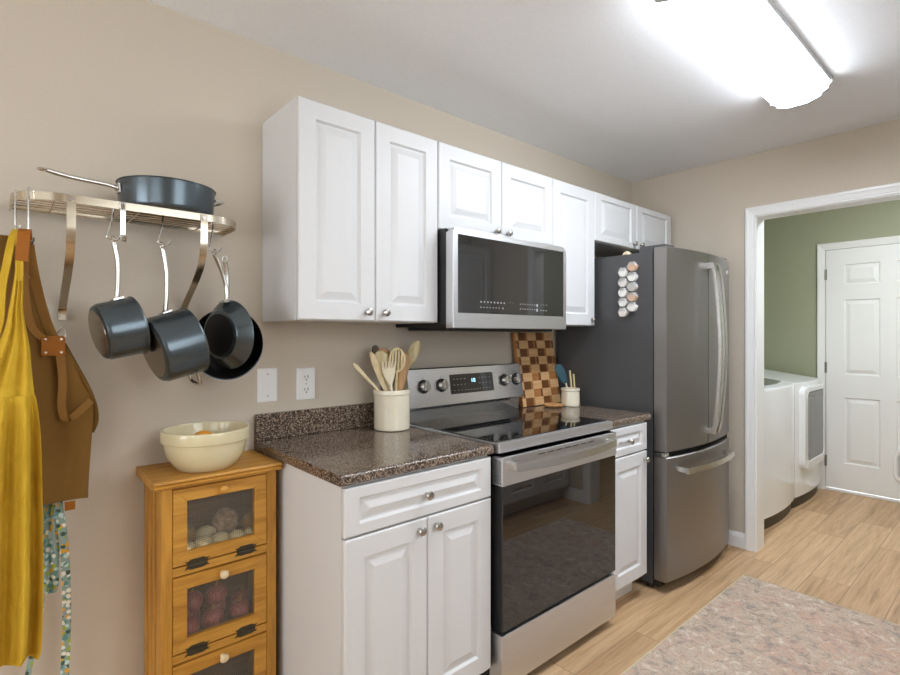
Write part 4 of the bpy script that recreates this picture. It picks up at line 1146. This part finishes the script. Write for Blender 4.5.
b = B(); b.bar(smooth([(.047, -.258, 1.500), (.050, -.258, 1.54), (.052, -.254, 1.572), (.054, -.240, 1.582), (.056, -.228, 1.56)], 5), .026, .004, (1, -.3, 0)); b.obj('neck_loop', 'leather', t)
b = B(); b.bar([(.156, -.128, .842), (.156, -.128, .818)], .024, .004, (1, 0, 0)); b.obj('hem_tab', 'leather', t)
b = B(); b.bar(smooth([(.140, -.128, 1.29), (.160, -.124, 1.245), (.185, -.12, 1.19), (.205, -.118, 1.14), (.216, -.112, 1.10), (.218, -.108, 1.06), (.208, -.106, 1.03)], 5), .016, .004, (1, -.6, 0)); b.obj('side_strap', 'brown', t)
b = B(); b.tube(smooth([(.128, -.14, 1.32), (.138, -.142, 1.335), (.146, -.140, 1.32), (.142, -.138, 1.30), (.130, -.138, 1.305)], 4), .0028, 6); b.obj('buckle_ring', 'chrome', t)
t = thing('apron', 'teal and yellow floral apron hanging low behind the brown apron', 'apron', (.1, -.07, 1.5), 'aprons on the pot rack')
cloth([(1.55, .02, .040, -.16, .002), (1.35, .02, .09, -.085, .004), (1.0, .03, .16, -.072, .006), (.86, .05, .150, -.078, .007), (.80, .06, .138, -.078, .008), (.70, .07, .136, -.078, .006), (.60, .085, .134, -.078, .004), (.575, .095, .128, -.078, .003)], 24, 1.8, .6).obj('body', 'floral', t, sharp=70)
for pts, w in (([(.128, -.096, .86), (.138, -.096, .78), (.146, -.093, .70), (.150, -.090, .62), (.152, -.088, .50), (.149, -.086, .38), (.145, -.086, .26)], .021), ([(.10, -.09, .62), (.09, -.088, .52), (.078, -.086, .44), (.066, -.084, .37), (.060, -.084, .28)], .014)):
    b = B(); b.bar(smooth(pts, 6), w, .002, (1, -.2, 0)); b.obj('tie_ribbon', 'floral', t)

# ------------------------------------------------------------------ ceiling lights
def ceiling_light(x0, x1, yc, label, w=.24, turn=False):
    t = thing('ceiling_light', label, 'ceiling light', ((x0+x1)/2, yc, CH), 'fluorescent ceiling lights')
    h = w/2
    B().box(x0+.012, x1-.012, yc-h, yc+h, CH-.022, CH-.001, .002).obj('base_pan', 'lampmetal', t)
    prof = [(-h+.006, -.022), (-h+.004, -.030), (-h+.020, -.052), (-h+.048, -.070), (-.03, -.080), (.03, -.080), (h-.048, -.070), (h-.020, -.052), (h-.004, -.030), (h-.006, -.022)]
    lens = B().loops([[(x, yc+p, CH+q) for p, q in prof] for x in (x0+.016, x1-.016)]).obj('lens', ['lens', 'lensside'], t)
    for f in lens.data.polygons:
        if f.normal.z > -.9: f.material_index = 1
    ec = [(-h-.004, 0), (-h-.004, -.026), (-h+.012, -.034), (-h+.010, -.050), (-h+.034, -.060), (-h+.036, -.072), (-.035, -.087), (.035, -.087), (h-.036, -.072), (h-.034, -.060), (h-.010, -.050), (h-.012, -.034), (h+.004, -.026), (h+.004, 0)]
    for xa, xb_ in ((x0, x0+.018), (x1-.018, x1)):
        B().loops([[(x, yc+p, CH-.0008+q) for p, q in ec] for x in (xa, xb_)]).obj('end_cap', 'lampmetal', t)
    return t
ceiling_light(1.525, 2.685, -1.242, 'long white fluorescent ceiling light above the kitchen')
def dome(x, y, label):
    t = thing('ceiling_light', label, 'ceiling light', (x, y, CH))
    b = B(); b.lathe([(0, 0), (.15, 0), (.15, -.02), (.13, -.025)], (x, y, CH-.001), 32); b.obj('base_pan', 'lampmetal', t)
    b = B(); b.lathe([(.128, -.024), (.12, -.05), (.09, -.075), (.04, -.088), (0, -.09)], (x, y, CH-.001), 32); b.obj('lens', 'domelens', t)
dome(4.15, -1.55, 'round dome ceiling light in the laundry room')

# ------------------------------------------------------------------ rug
ux0, ux1, uy0, uy1 = .80, 3.065, -1.66, -.880
t = thing('runner_rug', 'distressed beige and pink runner rug on the wood floor', 'rug', ((ux0+ux1)/2, (uy0+uy1)/2, 0))
B().box(ux0+.006, ux1-.006, uy0+.006, uy1-.006, .0005, .008, .002).obj('pile', 'rug', t)
b = B(); z = .0045; b.tube([(ux0+.004, uy0+.004, z), (ux1-.004, uy0+.004, z), (ux1-.004, uy1-.004, z), (ux0+.004, uy1-.004, z)], .0042, 8, True)
b.obj('binding', 'rug_edge', t)
